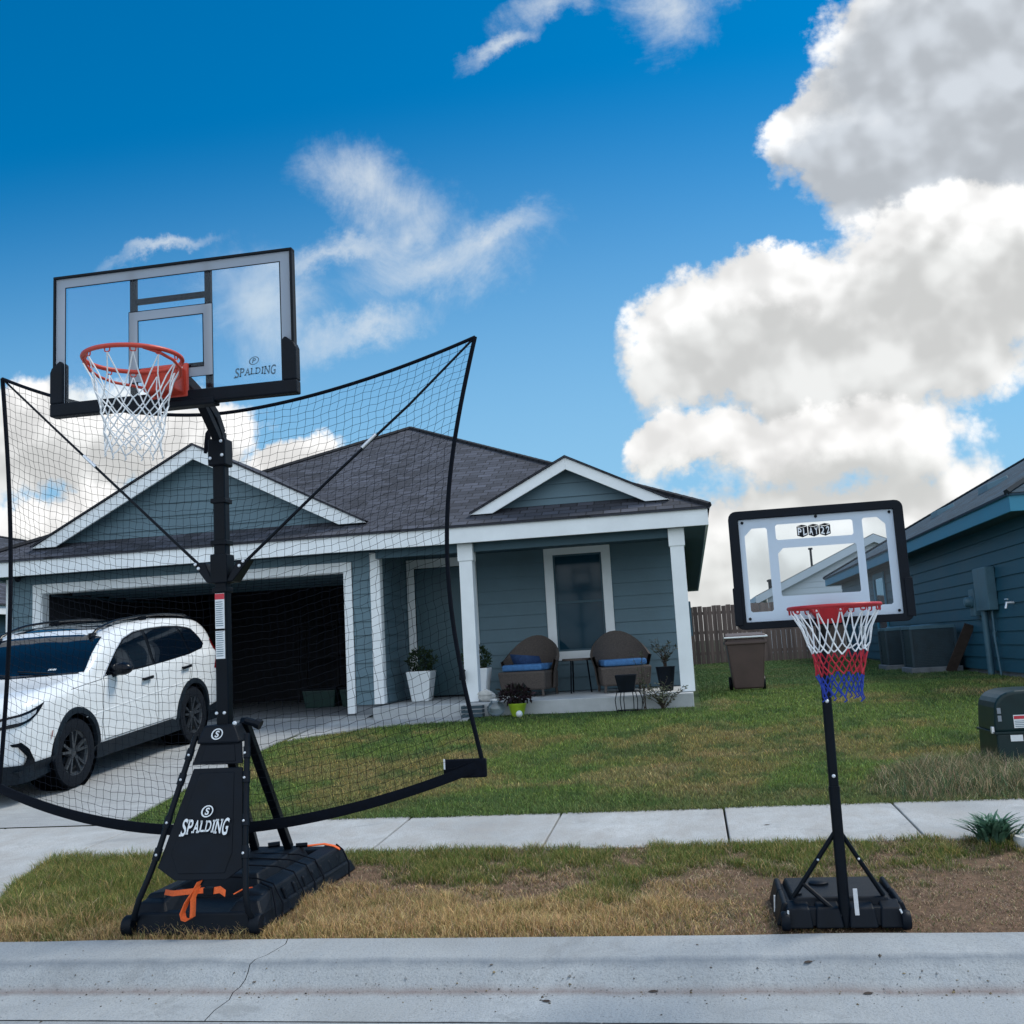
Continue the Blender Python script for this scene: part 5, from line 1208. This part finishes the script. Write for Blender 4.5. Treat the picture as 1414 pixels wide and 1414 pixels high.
for s in (1, -1):
    fl = s < 0
    b = MB(); patch(b, dlo, m_side(s, .003), .07, fl); b.build('window_surround', M['gloss_black'], smooth=60, **L_)
    for w_ in wins: b = MB(); patch(b, w_, m_side(s, .007), .07, fl); b.build('side_window', M['car_glass'], smooth=60, **L_)
    b = MB(); b.tube([m_side(s, .008)(y, z) for y, z in [(1.66,1.098),(1.60,1.085)]+dlo[1:10]], .006, 5); b.build('window_trim', M['bolt_steel'], smooth=60, **L_)
    # headlight, grille end, lower intake slit
    fm = m_front(s, .016)
    b = MB(); patch(b, [(0,.71),(.5,.72),(.78,.755),(.92,.80),(1.05,.865),(1.18,.962),(1.08,.938),(.92,.902),(.78,.868),(.5,.822),(0,.80)], fm, .03, fl); hl = b.build('headlight', M['gloss_black'], smooth=60, **L_)
    b = MB(); fm2 = m_front(s, .022); patch(b, [(.70,.775),(.86,.808),(1.0,.865),(1.02,.90),(.88,.868),(.70,.825)], fm2, .04, fl); patch(b, [(.50,.765),(.62,.778),(.62,.808),(.50,.798)], fm2, .04, fl); b.build('lens', M['lens'], hl, smooth=60, local=True)
    b = MB(); patch(b, [(0,.835),(.45,.850),(.64,.878),(.70,.893),(.62,.903),(.45,.893),(0,.878)], m_front(s, .022), .03, fl); b.build('grille_bar', M['gloss_black'], smooth=60, **L_)
    b = MB(); patch(b, [(0,.43),(.5,.43),(.5,.69),(0,.69)], fm, .06, fl); b.build('grille', M['cladding'], smooth=60, **L_)
    b = MB(); patch(b, [(0,.20),(.6,.20),(.86,.21),(1.15,.23),(1.40,.25),(1.40,.405),(1.05,.395),(.86,.39),(.6,.40),(0,.40)], m_front(s, .018), .03, fl); b.build('lower_bumper', M['cladding'], smooth=60, **L_)
    b = MB(); patch(b, [(.78,.60),(.83,.61),(.92,.53),(1.02,.385),(.86,.375),(.89,.46)], m_front(s, .020), .025, fl); b.build('air_curtain', M['gloss_black'], smooth=60, **L_)
    b = MB(); patch(b, [(0,.27),(.60,.275),(.66,.30),(.60,.335),(0,.33)], m_front(s, .030), .05, fl); b.build('skid_plate', M['bolt_steel'], smooth=60, **L_)
    # cladding round the wheel wells and along the sill
    for yc_ in (1.0, 3.60):
        b = MB(); n = 26; rows = []
        for i in range(n+1):
            a = R(-22+224*i/n); row = []
            for rr, off in ((.392, -.03), (.394, .014), (.43, .016), (.456, .010), (.460, -.004)):
                y, z = yc_+rr*math.cos(a), .375+rr*math.sin(a)
                row.append(m_side(s, off)(y, max(z, .23)))
            rows.append(row)
        b.grid(rows); b.build('arch_cladding', M['cladding'], smooth=50, **L_)
        b = MB(); b.lathe([(.01, .60*s), (.393, .60*s), (.395, .915*s)], (0, yc_, .375), 36, 'x', caps=False); b.build('wheel_well', M['deep_black'], **L_)
    b = MB(); patch(b, [(1.30,.225),(3.25,.225),(3.22,.345),(3.0,.40),(1.42,.385),(1.34,.36)], m_side(s, .014), .08, fl); patch(b, [(4.0,.30),(4.5,.34),(4.5,.46),(4.05,.42)], m_side(s, .012), .08, fl); b.build('sill_cladding', M['cladding'], smooth=50, **L_)
    b = MB()
    for ln in ([(1.55,.40),(1.50,.60),(1.54,.90),(1.60,1.08)], [(2.70,.41),(2.69,1.10)], [(3.20,.41),(3.30,.60),(3.56,.86),(3.66,1.14)], [(1.55,.405),(2.4,.41),(3.2,.41)], [(.98,1.02),(1.3,1.045),(1.55,1.06)]):
        for i in range(len(ln)-1):
            (y0, z0), (y1, z1) = ln[i], ln[i+1]; k = 6; b.tube([m_side(s, .0005)(y0+(y1-y0)*j/k, z0+(z1-z0)*j/k) for j in range(k+1)], .0035, 4)
    b.build('door_seam', M['cladding'], **L_)
    b = MB(); b.tube([m_side(s, .001)(1.2+i*.2, .70+.022*i/1.3*.6) for i in range(14)], .005, 5); b.build('door_crease', M['car_white'], smooth=60, **L_)
    for y, z in ((2.46, .965), (3.42, .995)):
        p0, p1 = m_side(s, .03)(y-.10, z-.004), m_side(s, .03)(y+.10, z+.006); b = MB(); b.bar(p0, p1, .028, .034, (0,0,1))
        for q_ in (y-.085, y+.085): b.bar(m_side(s, -.01)(q_, z), m_side(s, .03)(q_, z), .024, .026)
        b.build('door_handle', M['gloss_black'], bevel=.006, **L_)
    c = m_side(s, .13)(1.80, 1.145); b = MB(); n = 14
    rows = []
    for i in range(n+1):
        th = math.pi*i/n; rows.append([Vector((c.x+s*.125*math.cos(2*math.pi*k/16)*math.sin(th)**.6, c.y-.085*math.cos(th), c.z+.075*math.sin(2*math.pi*k/16)*math.sin(th)**.6)) for k in range(17)])
    b.grid(rows); b.bar(m_side(s, -.01)(1.80, 1.075), c+Vector((-s*.03, 0, -.04)), .07, .05); b.build('mirror', M['gloss_black'], smooth=60, **L_)
    b = MB(); b.tube([warp(s*.60, y, top_z(.60, y)+.045*min(1, (y-1.86)/.12, (4.22-y)/.12)+.005) for y in np.linspace(1.86, 4.22, 22)], .017, 6)
    for y in (1.9, 3.0, 4.15): b.box(s*.60-.016, s*.60+.016, y-.06, y+.06, top_z(.6, y)-.01, top_z(.6, y)+.045)
    b.build('roof_rail', M['gloss_black'], smooth=60, **L_)
    b = MB(); patch(b, [(4.30,.90),(4.62,.86),(4.66,1.0),(4.56,1.17),(4.44,1.30),(4.40,1.28),(4.46,1.12)], m_side(s, .005), .05, fl); b.build('tail_light', M['tail_red'], smooth=60, **L_)
    b = MB(); patch(b, [(.47,.56),(.50,.60),(.515,.66),(.50,.66),(.485,.61)], m_side(s, .012), .05, fl); b.build('side_marker', M['tail_red'], **L_)
    for yc_ in (1.0, 3.60):
        xo = .915*s; wh_ = bpy.data.objects.new('wheel', None); col.objects.link(wh_); wh_.parent = car
        b = MB(); pr = [(.235,-.11),(.30,-.118),(.345,-.110),(.360,-.085),(.364,-.04),(.364,.04),(.360,.085),(.345,.110),(.30,.118),(.235,.11)]
        b.lathe([(r_, h_ - .115 if s > 0 else h_ + .115) for r_, h_ in pr], (xo, yc_, .364), 40, 'x', caps=False); b.build('tyre', M['tyre'], wh_, smooth=40, local=True)
        b = MB(); xi = xo-s*.035
        b.lathe([(.238, 0), (.232, -.012*s), (.205, -.02*s), (.200, -.14*s)], (xo-s*.01, yc_, .364), 40, 'x', caps=False)
        for k in range(5):
            a0 = 2*math.pi*k/5+.3
            for da in (-.20, .20):
                p0 = Vector((xi, yc_+.05*math.cos(a0+da*.6), .364+.05*math.sin(a0+da*.6))); p1 = Vector((xo-s*.018, yc_+.222*math.cos(a0+da), .364+.222*math.sin(a0+da))); b.bar(p0, p1, .026, .030, (s, 0, 0))
        b.lathe([(.0, .012*s), (.045, .010*s), (.06, -.01*s), (.06, -.05*s)], (xi, yc_, .364), 20, 'x', caps=False); b.build('rim', M['rim_black'], wh_, smooth=35, local=True)
        b = MB(); b.lathe([(0, -.15*s), (.2, -.15*s)], (xo, yc_, .364), 24, 'x', caps=False); b.lathe([(.0, -.09*s),(.15, -.09*s),(.15, -.12*s)], (xo, yc_, .364), 24, 'x', caps=False); b.build('brake_disc', M['deep_black'], wh_, local=True)
b = MB(); b.hexa([(-.80,.30,.20),(.80,.30,.20),(.84,4.40,.20),(-.84,4.40,.20)], [(-.84,.16,.33),(.84,.16,.33),(.86,4.45,.33),(-.86,4.45,.33)]); b.build('underbody', M['cladding'], **L_)
b = MB(); b.box(-.15, .15, -.03, 0, .50, .60); b.build('plate_holder', M['gloss_black'], **L_)
# ------------------------------------------------------------------ things on and around the porch
def leaf_cloud(b, cols, c, rad, n, size, rg, pal, up=0, shell=.5):
    """many small leaf faces spread through an ellipsoid"""
    for i in range(n):
        d = rg.normal(0, 1, 3); d /= np.linalg.norm(d); q = rg.uniform(shell, 1)**.6; k = 1+.18*math.sin(d[0]*7+c[0]*9)*math.cos(d[2]*6)
        p = Vector((c[0]+d[0]*rad[0]*q*k, c[1]+d[1]*rad[1]*q*k, c[2]+d[2]*rad[2]*q*k)); t = Vector(rg.normal(0, 1, 3)) + Vector(d)*.7 + Vector((0,0,up)); t.normalize(); s = t.orthogonal().normalized()
        s = (Matrix.Rotation(rg.uniform(0, 6.28), 3, t) @ s); L = size*rg.uniform(.6, 1.4); w = L*.42
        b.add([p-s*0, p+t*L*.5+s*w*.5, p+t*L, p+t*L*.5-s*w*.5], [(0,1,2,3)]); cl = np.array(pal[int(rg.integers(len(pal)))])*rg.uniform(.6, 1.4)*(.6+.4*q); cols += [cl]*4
def build_leaves(b, cols, name, parent):
    o = b.build(name, M['leaf'], parent); at = o.data.color_attributes.new('Col', 'FLOAT_COLOR', 'POINT')
    at.data.foreach_set('color', np.hstack([np.array(cols), np.ones((len(cols), 1))]).ravel().astype(np.float32)); return o
rg = np.random.default_rng(5)
GREEN = [(.03,.06,.02), (.045,.08,.03), (.02,.045,.018)]
def planter(x, y, lbl):
    t = empty('planter', (x, y, .74), lbl, 'planter', 'white planters by the front door'); b = MB(); s0, s1, z0, z1 = .13, .19, .745, 1.19
    b.hexa([(x-s0,y-s0,z0),(x+s0,y-s0,z0),(x+s0,y+s0,z0),(x-s0,y+s0,z0)], [(x-s1,y-s1,z1),(x+s1,y-s1,z1),(x+s1,y+s1,z1),(x-s1,y+s1,z1)]); b.build('pot', M['white_trim'], t, bevel=.012)
    b = MB(); b.box(x-.175,x+.175,y-.175,y+.175,z1-.02,z1+.005); b.build('soil', M['dead_leaf'], t)
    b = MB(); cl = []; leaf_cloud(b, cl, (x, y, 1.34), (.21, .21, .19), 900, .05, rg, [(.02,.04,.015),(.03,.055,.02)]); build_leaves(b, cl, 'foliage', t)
planter(-4.02, 14.95, 'tall white planter with clipped dark bush, between the front door and the garage')
planter(-3.12, 14.75, 'tall white planter with clipped dark bush, behind the middle porch column')
def wicker_chair(x, y, rz, lbl):
    t = empty('wicker_chair', (x, y, .75), lbl, 'armchair', 'wicker armchairs on the porch', rot=(0, 0, rz)); 
    b = MB(); n = 18; rows = []      # wrap-around back and arms
    for i in range(n+1):
        a = R(-12+204*i/n); h = .50+.36*max(0, math.sin(a))**1.3; rx, ry = .40, .36; fl = 1.12
        ca, sa = math.cos(a), math.sin(a); rows.append([Vector((rx*ca*.92, ry*sa*.92, .10)), Vector((rx*ca, ry*sa, .35)), Vector((rx*ca*fl, ry*sa*fl, h)), Vector((rx*ca*(fl-.10), ry*sa*(fl-.10), h+.02)), Vector((rx*ca*.86, ry*sa*.86, .35)), Vector((rx*ca*.82, ry*sa*.82, .10))])
    b.grid(rows); b.build('back', M['wicker'], t, smooth=60, local=True)
    b = MB(); b.hexa([(-.34,-.36,.09),(.34,-.36,.09),(.33,.28,.09),(-.33,.28,.09)], [(-.37,-.40,.36),(.37,-.40,.36),(.34,.28,.36),(-.34,.28,.36)]); b.build('seat', M['wicker'], t, bevel=.03, local=True)
    for dx in (-.3, .3):
        for dy in (-.33, .25): b = MB(); b.tube([(dx, dy, .10), (dx*1.03, dy*1.03, 0)], .02, 8); b.build('leg', M['wicker'], t, local=True)
    b = MB(); b.box(-.31,.31,-.36,.24,.365,.46); b.build('seat_pad', M['blue_cushion'], t, bevel=.03, seg=3, local=True)
wicker_chair(-2.36, 14.95, R(-12), 'brown wicker armchair with a blue seat pad and patterned pillow, nearer the middle column')
wicker_chair(-1.02, 14.95, R(14), 'brown wicker armchair with a blue seat pad and no pillow, nearer the end column')
t = empty('pillow', (-2.40, 15.0, 1.2), 'navy pillow with pale dots lying on the armchair nearer the middle column', 'pillow', rot=(R(-38), R(6), R(-10))); b = MB(); rows = []
for i in range(13):
    u = -1+2*i/12; rows.append([Vector((u*.23, v*.23, s_*.075*max(0, (1-abs(u)**2.2))*max(0, (1-abs(v)**2.2)))) for s_, v in [(1, -1+2*j/12) for j in range(13)]+[(-1, 1-2*j/12) for j in range(13)]])
b.grid(rows); b.build('cover', M['navy_pillow'], t, smooth=60, local=True)
b = MB()
for i in range(9): u, v = rg.uniform(-.7, .7, 2); b.lathe([(.012, 0), (.012, .002), (0, .003)], (u*.23, v*.23, .075*(1-abs(u)**2.2)*(1-abs(v)**2.2)+.001), 8)
b.build('dot_print', M['white_print'], t, local=True)
t = empty('side_table', (-1.68, 15.1, .75), 'small dark side table standing between the two wicker armchairs', 'side table'); b = MB(); b.lathe([(.22,1.22),(.22,1.25),(0,1.252)], (-1.68,15.1,0), 24); b.build('table_top', M['wicker'], t, smooth=40)
for k in range(3): a = k*2.1; b = MB(); b.tube([(-1.68+.15*math.cos(a), 15.1+.15*math.sin(a), 1.22), (-1.68+.19*math.cos(a), 15.1+.19*math.sin(a), .75)], .012, 6); b.build('leg', M['black_metal'], t)
# bits in front of the porch
def lump(name, x, y, z, r, m, lbl, cat, sq=(1, 1, .8), seed=1):
    o = empty(name, (x, y, z), lbl, cat); b = MB(); rows = []
    for i in range(9):
        th = math.pi*i/8; rows.append([Vector((x+r*sq[0]*math.sin(th)*math.cos(p)*(1+.14*math.sin(3*p+seed)), y+r*sq[1]*math.sin(th)*math.sin(p), z+r*sq[2]*(1-math.cos(th))*(1+.12*math.sin(2*p+seed*2)))) for p in [2*math.pi*j/14 for j in range(15)]])
    b.grid(rows); b.build('body', m, o, smooth=50); return o
o = lump('seashell', -2.84, 13.95, .735, .11, M['stone_pale'], 'large pale seashell lying on the porch edge beside the middle column', 'seashell', (1.1,.8,.75), 2); b = MB()
for k in range(5): b.tube([(-2.84+.11*math.cos(a)*(1-.16*k), 13.86-.0, .82+.07*math.sin(a)*(1-.16*k)) for a in np.linspace(.3, 2.8, 8)], .01, 5)
b.build('ridge', M['stone_pale'], o, smooth=60)
o = lump('seashell', -2.50, 13.93, .738, .075, M['stone_pale'], 'small curled white seashell on the porch edge, close to the lime green pot', 'seashell', (1.3,.8,.8), 5); b = MB(); b.tube([(-2.50+.05*math.cos(a)*(1-a/9), 13.865, .80+.05*math.sin(a)*(1-a/9)) for a in np.linspace(0, 8, 24)], .011, 6); b.build('whorl', M['stone_pale'], o, smooth=60)
o = empty('glass_jar', (-2.66, 13.72, .55), 'round clear glass jar on the grass against the porch edge', 'jar'); b = MB(); b.lathe([(.06,0),(.115,.05),(.125,.11),(.10,.17),(.07,.19),(.07,.21)], (-2.66,13.68,.555), 24); b.build('bowl', M['clear_jar'], o, smooth=60); b = MB(); b.lathe([(.078,0),(.078,.02),(0,.022)], (-2.66,13.68,.765), 20); b.build('lid', M['bolt_steel'], o, smooth=40)
o = empty('flower_pot', (-2.35, 13.6, .53), 'lime green glazed flower pot holding a dark purple leafy plant', 'flower pot'); b = MB(); b.lathe([(.075,0),(.095,.06),(.12,.15),(.128,.16),(.128,.175),(.11,.175),(.10,.14),(0,.14)], (-2.35,13.60,.54), 24); b.build('pot', M['lime_glaze'], o, smooth=40)
b = MB(); cl = []; leaf_cloud(b, cl, (-2.36,13.62,.83), (.21,.16,.12), 320, .085, rg, [(.022,.012,.018),(.035,.018,.022),(.02,.02,.014)], .2, .2); build_leaves(b, cl, 'foliage', o)
b = MB()
for k in range(7): a = k*.9; b.tube([(-2.35,13.6,.68),(-2.35+.08*math.cos(a),13.6+.06*math.sin(a),.80)], .005, 4)
b.build('stem', M['dead_leaf'], o)
o = empty('ball', (-2.30, 13.42, .53), 'small white ball in the grass at the foot of the green pot', 'ball'); b = MB(); b.lathe([(.045*math.sin(math.pi*i/10), .045-.045*math.cos(math.pi*i/10)) for i in range(11)], (-2.30,13.42,.54), 16); b.build('shell', M['white_ceramic'], o, smooth=60)
o = empty('crate', (-2.98, 13.66, .55), 'low dark crate on the ground under the seashells by the column', 'crate'); b = MB()
for z in (.56, .615, .67): b.box(-3.12,-2.83,13.58,13.60,z,z+.04); b.box(-3.12,-3.10,13.60,13.74,z,z+.04); b.box(-2.85,-2.83,13.60,13.74,z,z+.04)
b.build('slats', M['ac_metal'], o); b = MB(); b.box(-3.10,-2.85,13.60,13.74,.55,.565); b.build('floor', M['ac_metal'], o)
o = empty('plant_stand', (-.86, 13.62, .55), 'thin black wire plant stand with bowed legs in front of the porch edge', 'plant stand'); b = MB()
for zc, rr in ((.56,.16),(.80,.15)): b.tube([(-.86+rr*math.cos(a), 13.58+rr*.7*math.sin(a), zc) for a in np.linspace(0, 2*math.pi, 25)[:-1]], .006, 5, closed=True)
build_each(b, 'ring', M['black_metal'], o, smooth=60)
for k in range(6): a = k*math.pi/3+.2; b = MB(); b.tube([(-.86+r_*math.cos(a), 13.58+r_*.7*math.sin(a), z) for r_, z in ((.15,.80),(.18,.70),(.175,.62),(.16,.53))], .006, 5); b.build('leg', M['black_metal'], o)
o = empty('flower_pot', (-.88, 13.58, .80), 'black square flower pot standing in the wire stand', 'flower pot'); b = MB(); b.hexa([(-.98,13.50,.805),(-.78,13.50,.805),(-.78,13.66,.805),(-.98,13.66,.805)], [(-1.02,13.47,1.02),(-.74,13.47,1.02),(-.74,13.69,1.02),(-1.02,13.69,1.02)]); b.build('pot', BK, o, bevel=.01); b = MB(); b.box(-1.0,-.76,13.49,13.67,1.005,1.015); b.build('soil', M['dead_leaf'], o)
def sprig_plant(name, x, y, z, h, n, spread, pal, lbl, cat='plant', leaf=.05, per=14):
    o = empty(name, (x, y, z), lbl, cat); b = MB(); f = MB(); cl = []
    for k in range(n):
        a = rg.uniform(0, 6.28); d = spread*rg.uniform(.2, 1); hh = h*rg.uniform(.55, 1); P = [Vector((x+d*math.cos(a)*t**1.4+.02*math.sin(7*t+k), y+d*math.sin(a)*t**1.4, z+hh*t)) for t in (0,.25,.5,.75,1)]; b.tube(P, [.006,.005,.004,.003,.002], 4)
        for j in range(per):
            t = rg.uniform(.2, 1); i = min(3, int(t*4)); p = P[i].lerp(P[i+1], t*4-i); dd = Vector(rg.normal(0, 1, 3)); dd.z = abs(dd.z)*.5; dd.normalize(); s = dd.orthogonal().normalized(); L = leaf*rg.uniform(.5, 1.3)
            f.add([p, p+dd*L*.5+s*L*.18, p+dd*L, p+dd*L*.5-s*L*.18], [(0,1,2,3)]); cl += [np.array(pal[int(rg.integers(len(pal)))])*rg.uniform(.6, 1.4)]*4
    b.build('stem', M['dead_leaf'], o); build_leaves(f, cl, 'foliage', o); return o
sprig_plant('shrub', -.42, 13.62, .54, .42, 26, .34, [(.05,.065,.035),(.07,.08,.045),(.03,.05,.025)], 'bushy grey green shrub growing against the porch edge near the end column', 'shrub')
sprig_plant('shrub', -.66, 13.66, .54, .85, 5, .12, [(.09,.11,.06),(.06,.08,.045)], 'tall thin weed with pale seed heads rising beside the porch edge', 'weed', .035, 30)
o = sprig_plant('potted_plant', -.38, 14.5, 1.08, .42, 14, .30, [(.02,.03,.02),(.035,.045,.03)], 'dark leggy potted plant on the porch beside the end column', 'potted plant', .06, 10)
b = MB(); b.lathe([(.09,0),(.13,.30),(.135,.33),(.11,.33),(0,.30)], (-.38,14.5,.748), 18); b.build('pot', BK, o, smooth=40)
# ------------------------------------------------------------------ bin, utility box, verge plants, leaves
t = empty('wheelie_bin', (.78, 15.5, .63), 'brown wheeled rubbish bin with a pale edge round its lid beside the house', 'bin'); b = MB()
x, y = .78, 15.5; b.hexa([(x-.21,y-.24,.68),(x+.21,y-.24,.68),(x+.21,y+.22,.68),(x-.21,y+.22,.68)], [(x-.28,y-.33,1.40),(x+.28,y-.33,1.40),(x+.28,y+.30,1.40),(x-.28,y+.30,1.40)]); b.build('tub', M['brown_bin'], t, bevel=.025, seg=3)
b = MB(); b.box(x-.30,x+.30,y-.35,y+.32,1.32,1.37); b.build('rim', M['brown_bin'], t, bevel=.012)
b = MB(); b.hexa([(x-.31,y-.36,1.405),(x+.31,y-.36,1.405),(x+.31,y+.36,1.405),(x-.31,y+.36,1.405)], [(x-.29,y-.33,1.45),(x+.29,y-.33,1.45),(x+.26,y+.33,1.49),(x-.26,y+.33,1.49)]); ld = b.build('lid', M['brown_bin'], t, bevel=.012)
b = MB(); b.tube([(x-.305,y-.362,1.425),(x+.305,y-.362,1.425),(x+.305,y+.30,1.45)], .013, 6); b.build('lid_edge', M['white_trim'], ld)
b = MB(); b.tube([(x-.22,y+.38,1.34),(x+.22,y+.38,1.34)], .017, 8); b.build('handle', M['brown_bin'], t)
for s in (-1, 1): b = MB(); b.lathe([(.03,-.025),(.10,-.025),(.11,0),(.10,.025),(.03,.025)], (x+s*.24, y+.22, .74), 18, 'x'); b.build('wheel', BK, t, smooth=40)

t = empty('utility_box', (2.78, 9.72, .2), 'dark green rounded utility pedestal with white and red warning labels in the weeds', 'utility box'); UG = M['utility_green']
x0, x1, y0, y1 = 2.535, 3.18, 9.50, 10.05
b = MB(); b.hexa([(x0-.02,y0-.03,.10),(x1+.02,y0-.03,.10),(x1+.02,y1+.02,.10),(x0-.02,y1+.02,.10)], [(x0-.005,y0-.012,.475),(x1+.005,y0-.012,.475),(x1+.005,y1+.01,.475),(x0-.005,y1+.01,.475)]); b.build('base', UG, t, bevel=.02, seg=3)
b = MB(); prof = []; 
for k in range(15):
    a = math.pi*k/14; xx = (x0+x1)/2 - (x1-x0)/2*(abs(math.cos(a))**.55)*(1 if math.cos(a) > 0 else -1); zz = .62+.215*math.sin(a)**.75; prof.append((xx, zz))
prof = [(x0-.012, .475), (x0-.006, .56)] + prof[0:] + [(x1+.006, .56), (x1+.012, .475)]
b.prism([(p[0], y0, p[1]) for p in prof], (0, y1-y0, 0)); b.build('cover', UG, t, bevel=.03, seg=4)
b = MB(); b.box(x0-.022, x1+.022, y0-.018, y1+.016, .463, .487); b.build('seam', UG, t, bevel=.005)
b = MB(); b.box(x0-.035, x0-.01, y0+.02, y0+.06, .47, .53); b.build('latch', M['bolt_steel'], t, bevel=.005)
yy = y0-.004
def lab(nm, xa, xb, za, zb, red=False, ink=0, y=yy):
    b = MB(); b.quad((xa,y,za),(xb,y,za),(xb,y,zb),(xa,y,zb)); o = b.build(nm, M['white_print'], t)
    if red: b = MB(); b.quad((xa+.004,y-.002,zb-.035),(xb-.004,y-.002,zb-.035),(xb-.004,y-.002,zb-.008),(xa+.004,y-.002,zb-.008)); b.build('label_heading', M['label_red'], o)
    if ink:
        b = MB()
        for k in range(ink): z = za+.010+k*(zb-za-.05)/max(1, ink); b.quad((xa+.008,y-.002,z),(xb-.012-rng.uniform(0,.02),y-.002,z),(xb-.012-rng.uniform(0,.02),y-.002,z+.005),(xa+.008,y-.002,z+.005))
        b.build('label_text', M['grey_box'], o)
lab('warning_label', 2.68, 2.815, .515, .625, True, 4); lab('warning_label', 2.825, 2.96, .515, .625, True, 4)
lab('number_label', 2.635, 2.735, .405, .458, False, 0, y0-.021); lab('number_label', 2.765, 2.83, .385, .465, False, 2, y0-.021); lab('number_label', 2.78, 2.82, .24, .33, False, 3, y0-.03)
b = MB()
for k in range(2): z = .575+k*.065; b.quad((2.555,yy,z),(2.585,yy,z),(2.585,yy,z+.05),(2.555,yy,z+.05))
b.build('side_label', M['grey_print'], t)

def strappy(name, x, y, z, n, h, lbl):
    o = empty(name, (x, y, z), lbl, 'plant'); f = MB(); cl = []
    for k in range(n):
        a = rg.uniform(0, 6.28); d = rg.uniform(.02, .27); hh = h*rg.uniform(.6, 1.1); w = .011; dr = Vector((math.cos(a), math.sin(a), 0)); s = Vector((-dr.y, dr.x, 0)); bx = Vector((x+rg.normal(0,.035), y+rg.normal(0,.03), z))
        P = [bx+dr*d*t**1.5+Vector((0,0,hh*(1.25*t-.45*t**2.2))) for t in (0,.3,.6,.85,1)]; W = (.8, 1, .9, .6, .08)
        f.grid([[p-s*w*q, p+s*w*q] for p, q in zip(P, W)]); c0 = np.array([(.07,.16,.10),(.10,.20,.14),(.045,.11,.07)][k % 3]); cl += [c0*rg.uniform(.7, 1.3)]*10
    build_leaves(f, cl, 'leaves', o); return o
strappy('leafy_plant', 1.76, 6.97, .04, 210, .22, 'clump of strappy blue green leaves at the sidewalk edge')
for k, (dx, dy) in enumerate(((-.12,.0),(.10,.03))):
    pass
o = empty('valve_ring', (1.945, 6.90, .04), 'pale round concrete ring set in the ground beside the strappy plant', 'valve cover'); b = MB(); b.lathe([(.09,0),(.105,.01),(.11,.07),(.10,.085),(.075,.085),(.06,.06),(0,.055)], (1.965, 6.86, .03), 24); b.build('ring', M['stone_pale'], o, smooth=40)
for i, (x, y, lbl) in enumerate(((-.28,4.70,'dark dry leaf in the gutter, second from the kerb crack'), (.40,4.83,'dark dry leaf lying on the kerb face in front of the small hoop'), (.62,4.68,'dark dry leaf in the gutter, straight in front of the small hoop'), (-.74,4.60,'dark dry leaf in the gutter, the one nearest the kerb crack'), (.43,7.62,'small dark dead leaf lying on the sidewalk slab'))):
    z = .085 if y > 7 else float(np.interp(y, [p[0] for p in prof_k], [p[1] for p in prof_k])); o = empty('dry_leaf', (x, y, z), lbl, 'leaf'); b = MB(); a = rg.uniform(-.4, .4); L = .024
    pts = [(-1,0,.001),(-.5,.42,.003),(.2,.5,.004),(1,.1,.002),(.4,-.3,.001),(-.3,-.35,.001)]; b.add([(x+L*(u*math.cos(a)-v*math.sin(a)), y+L*(u*math.sin(a)+v*math.cos(a)), z+w+.0025) for u, v, w in pts], [(0,1,2,3),(0,3,4,5)]); b.build('blade', M['dead_leaf'], o)
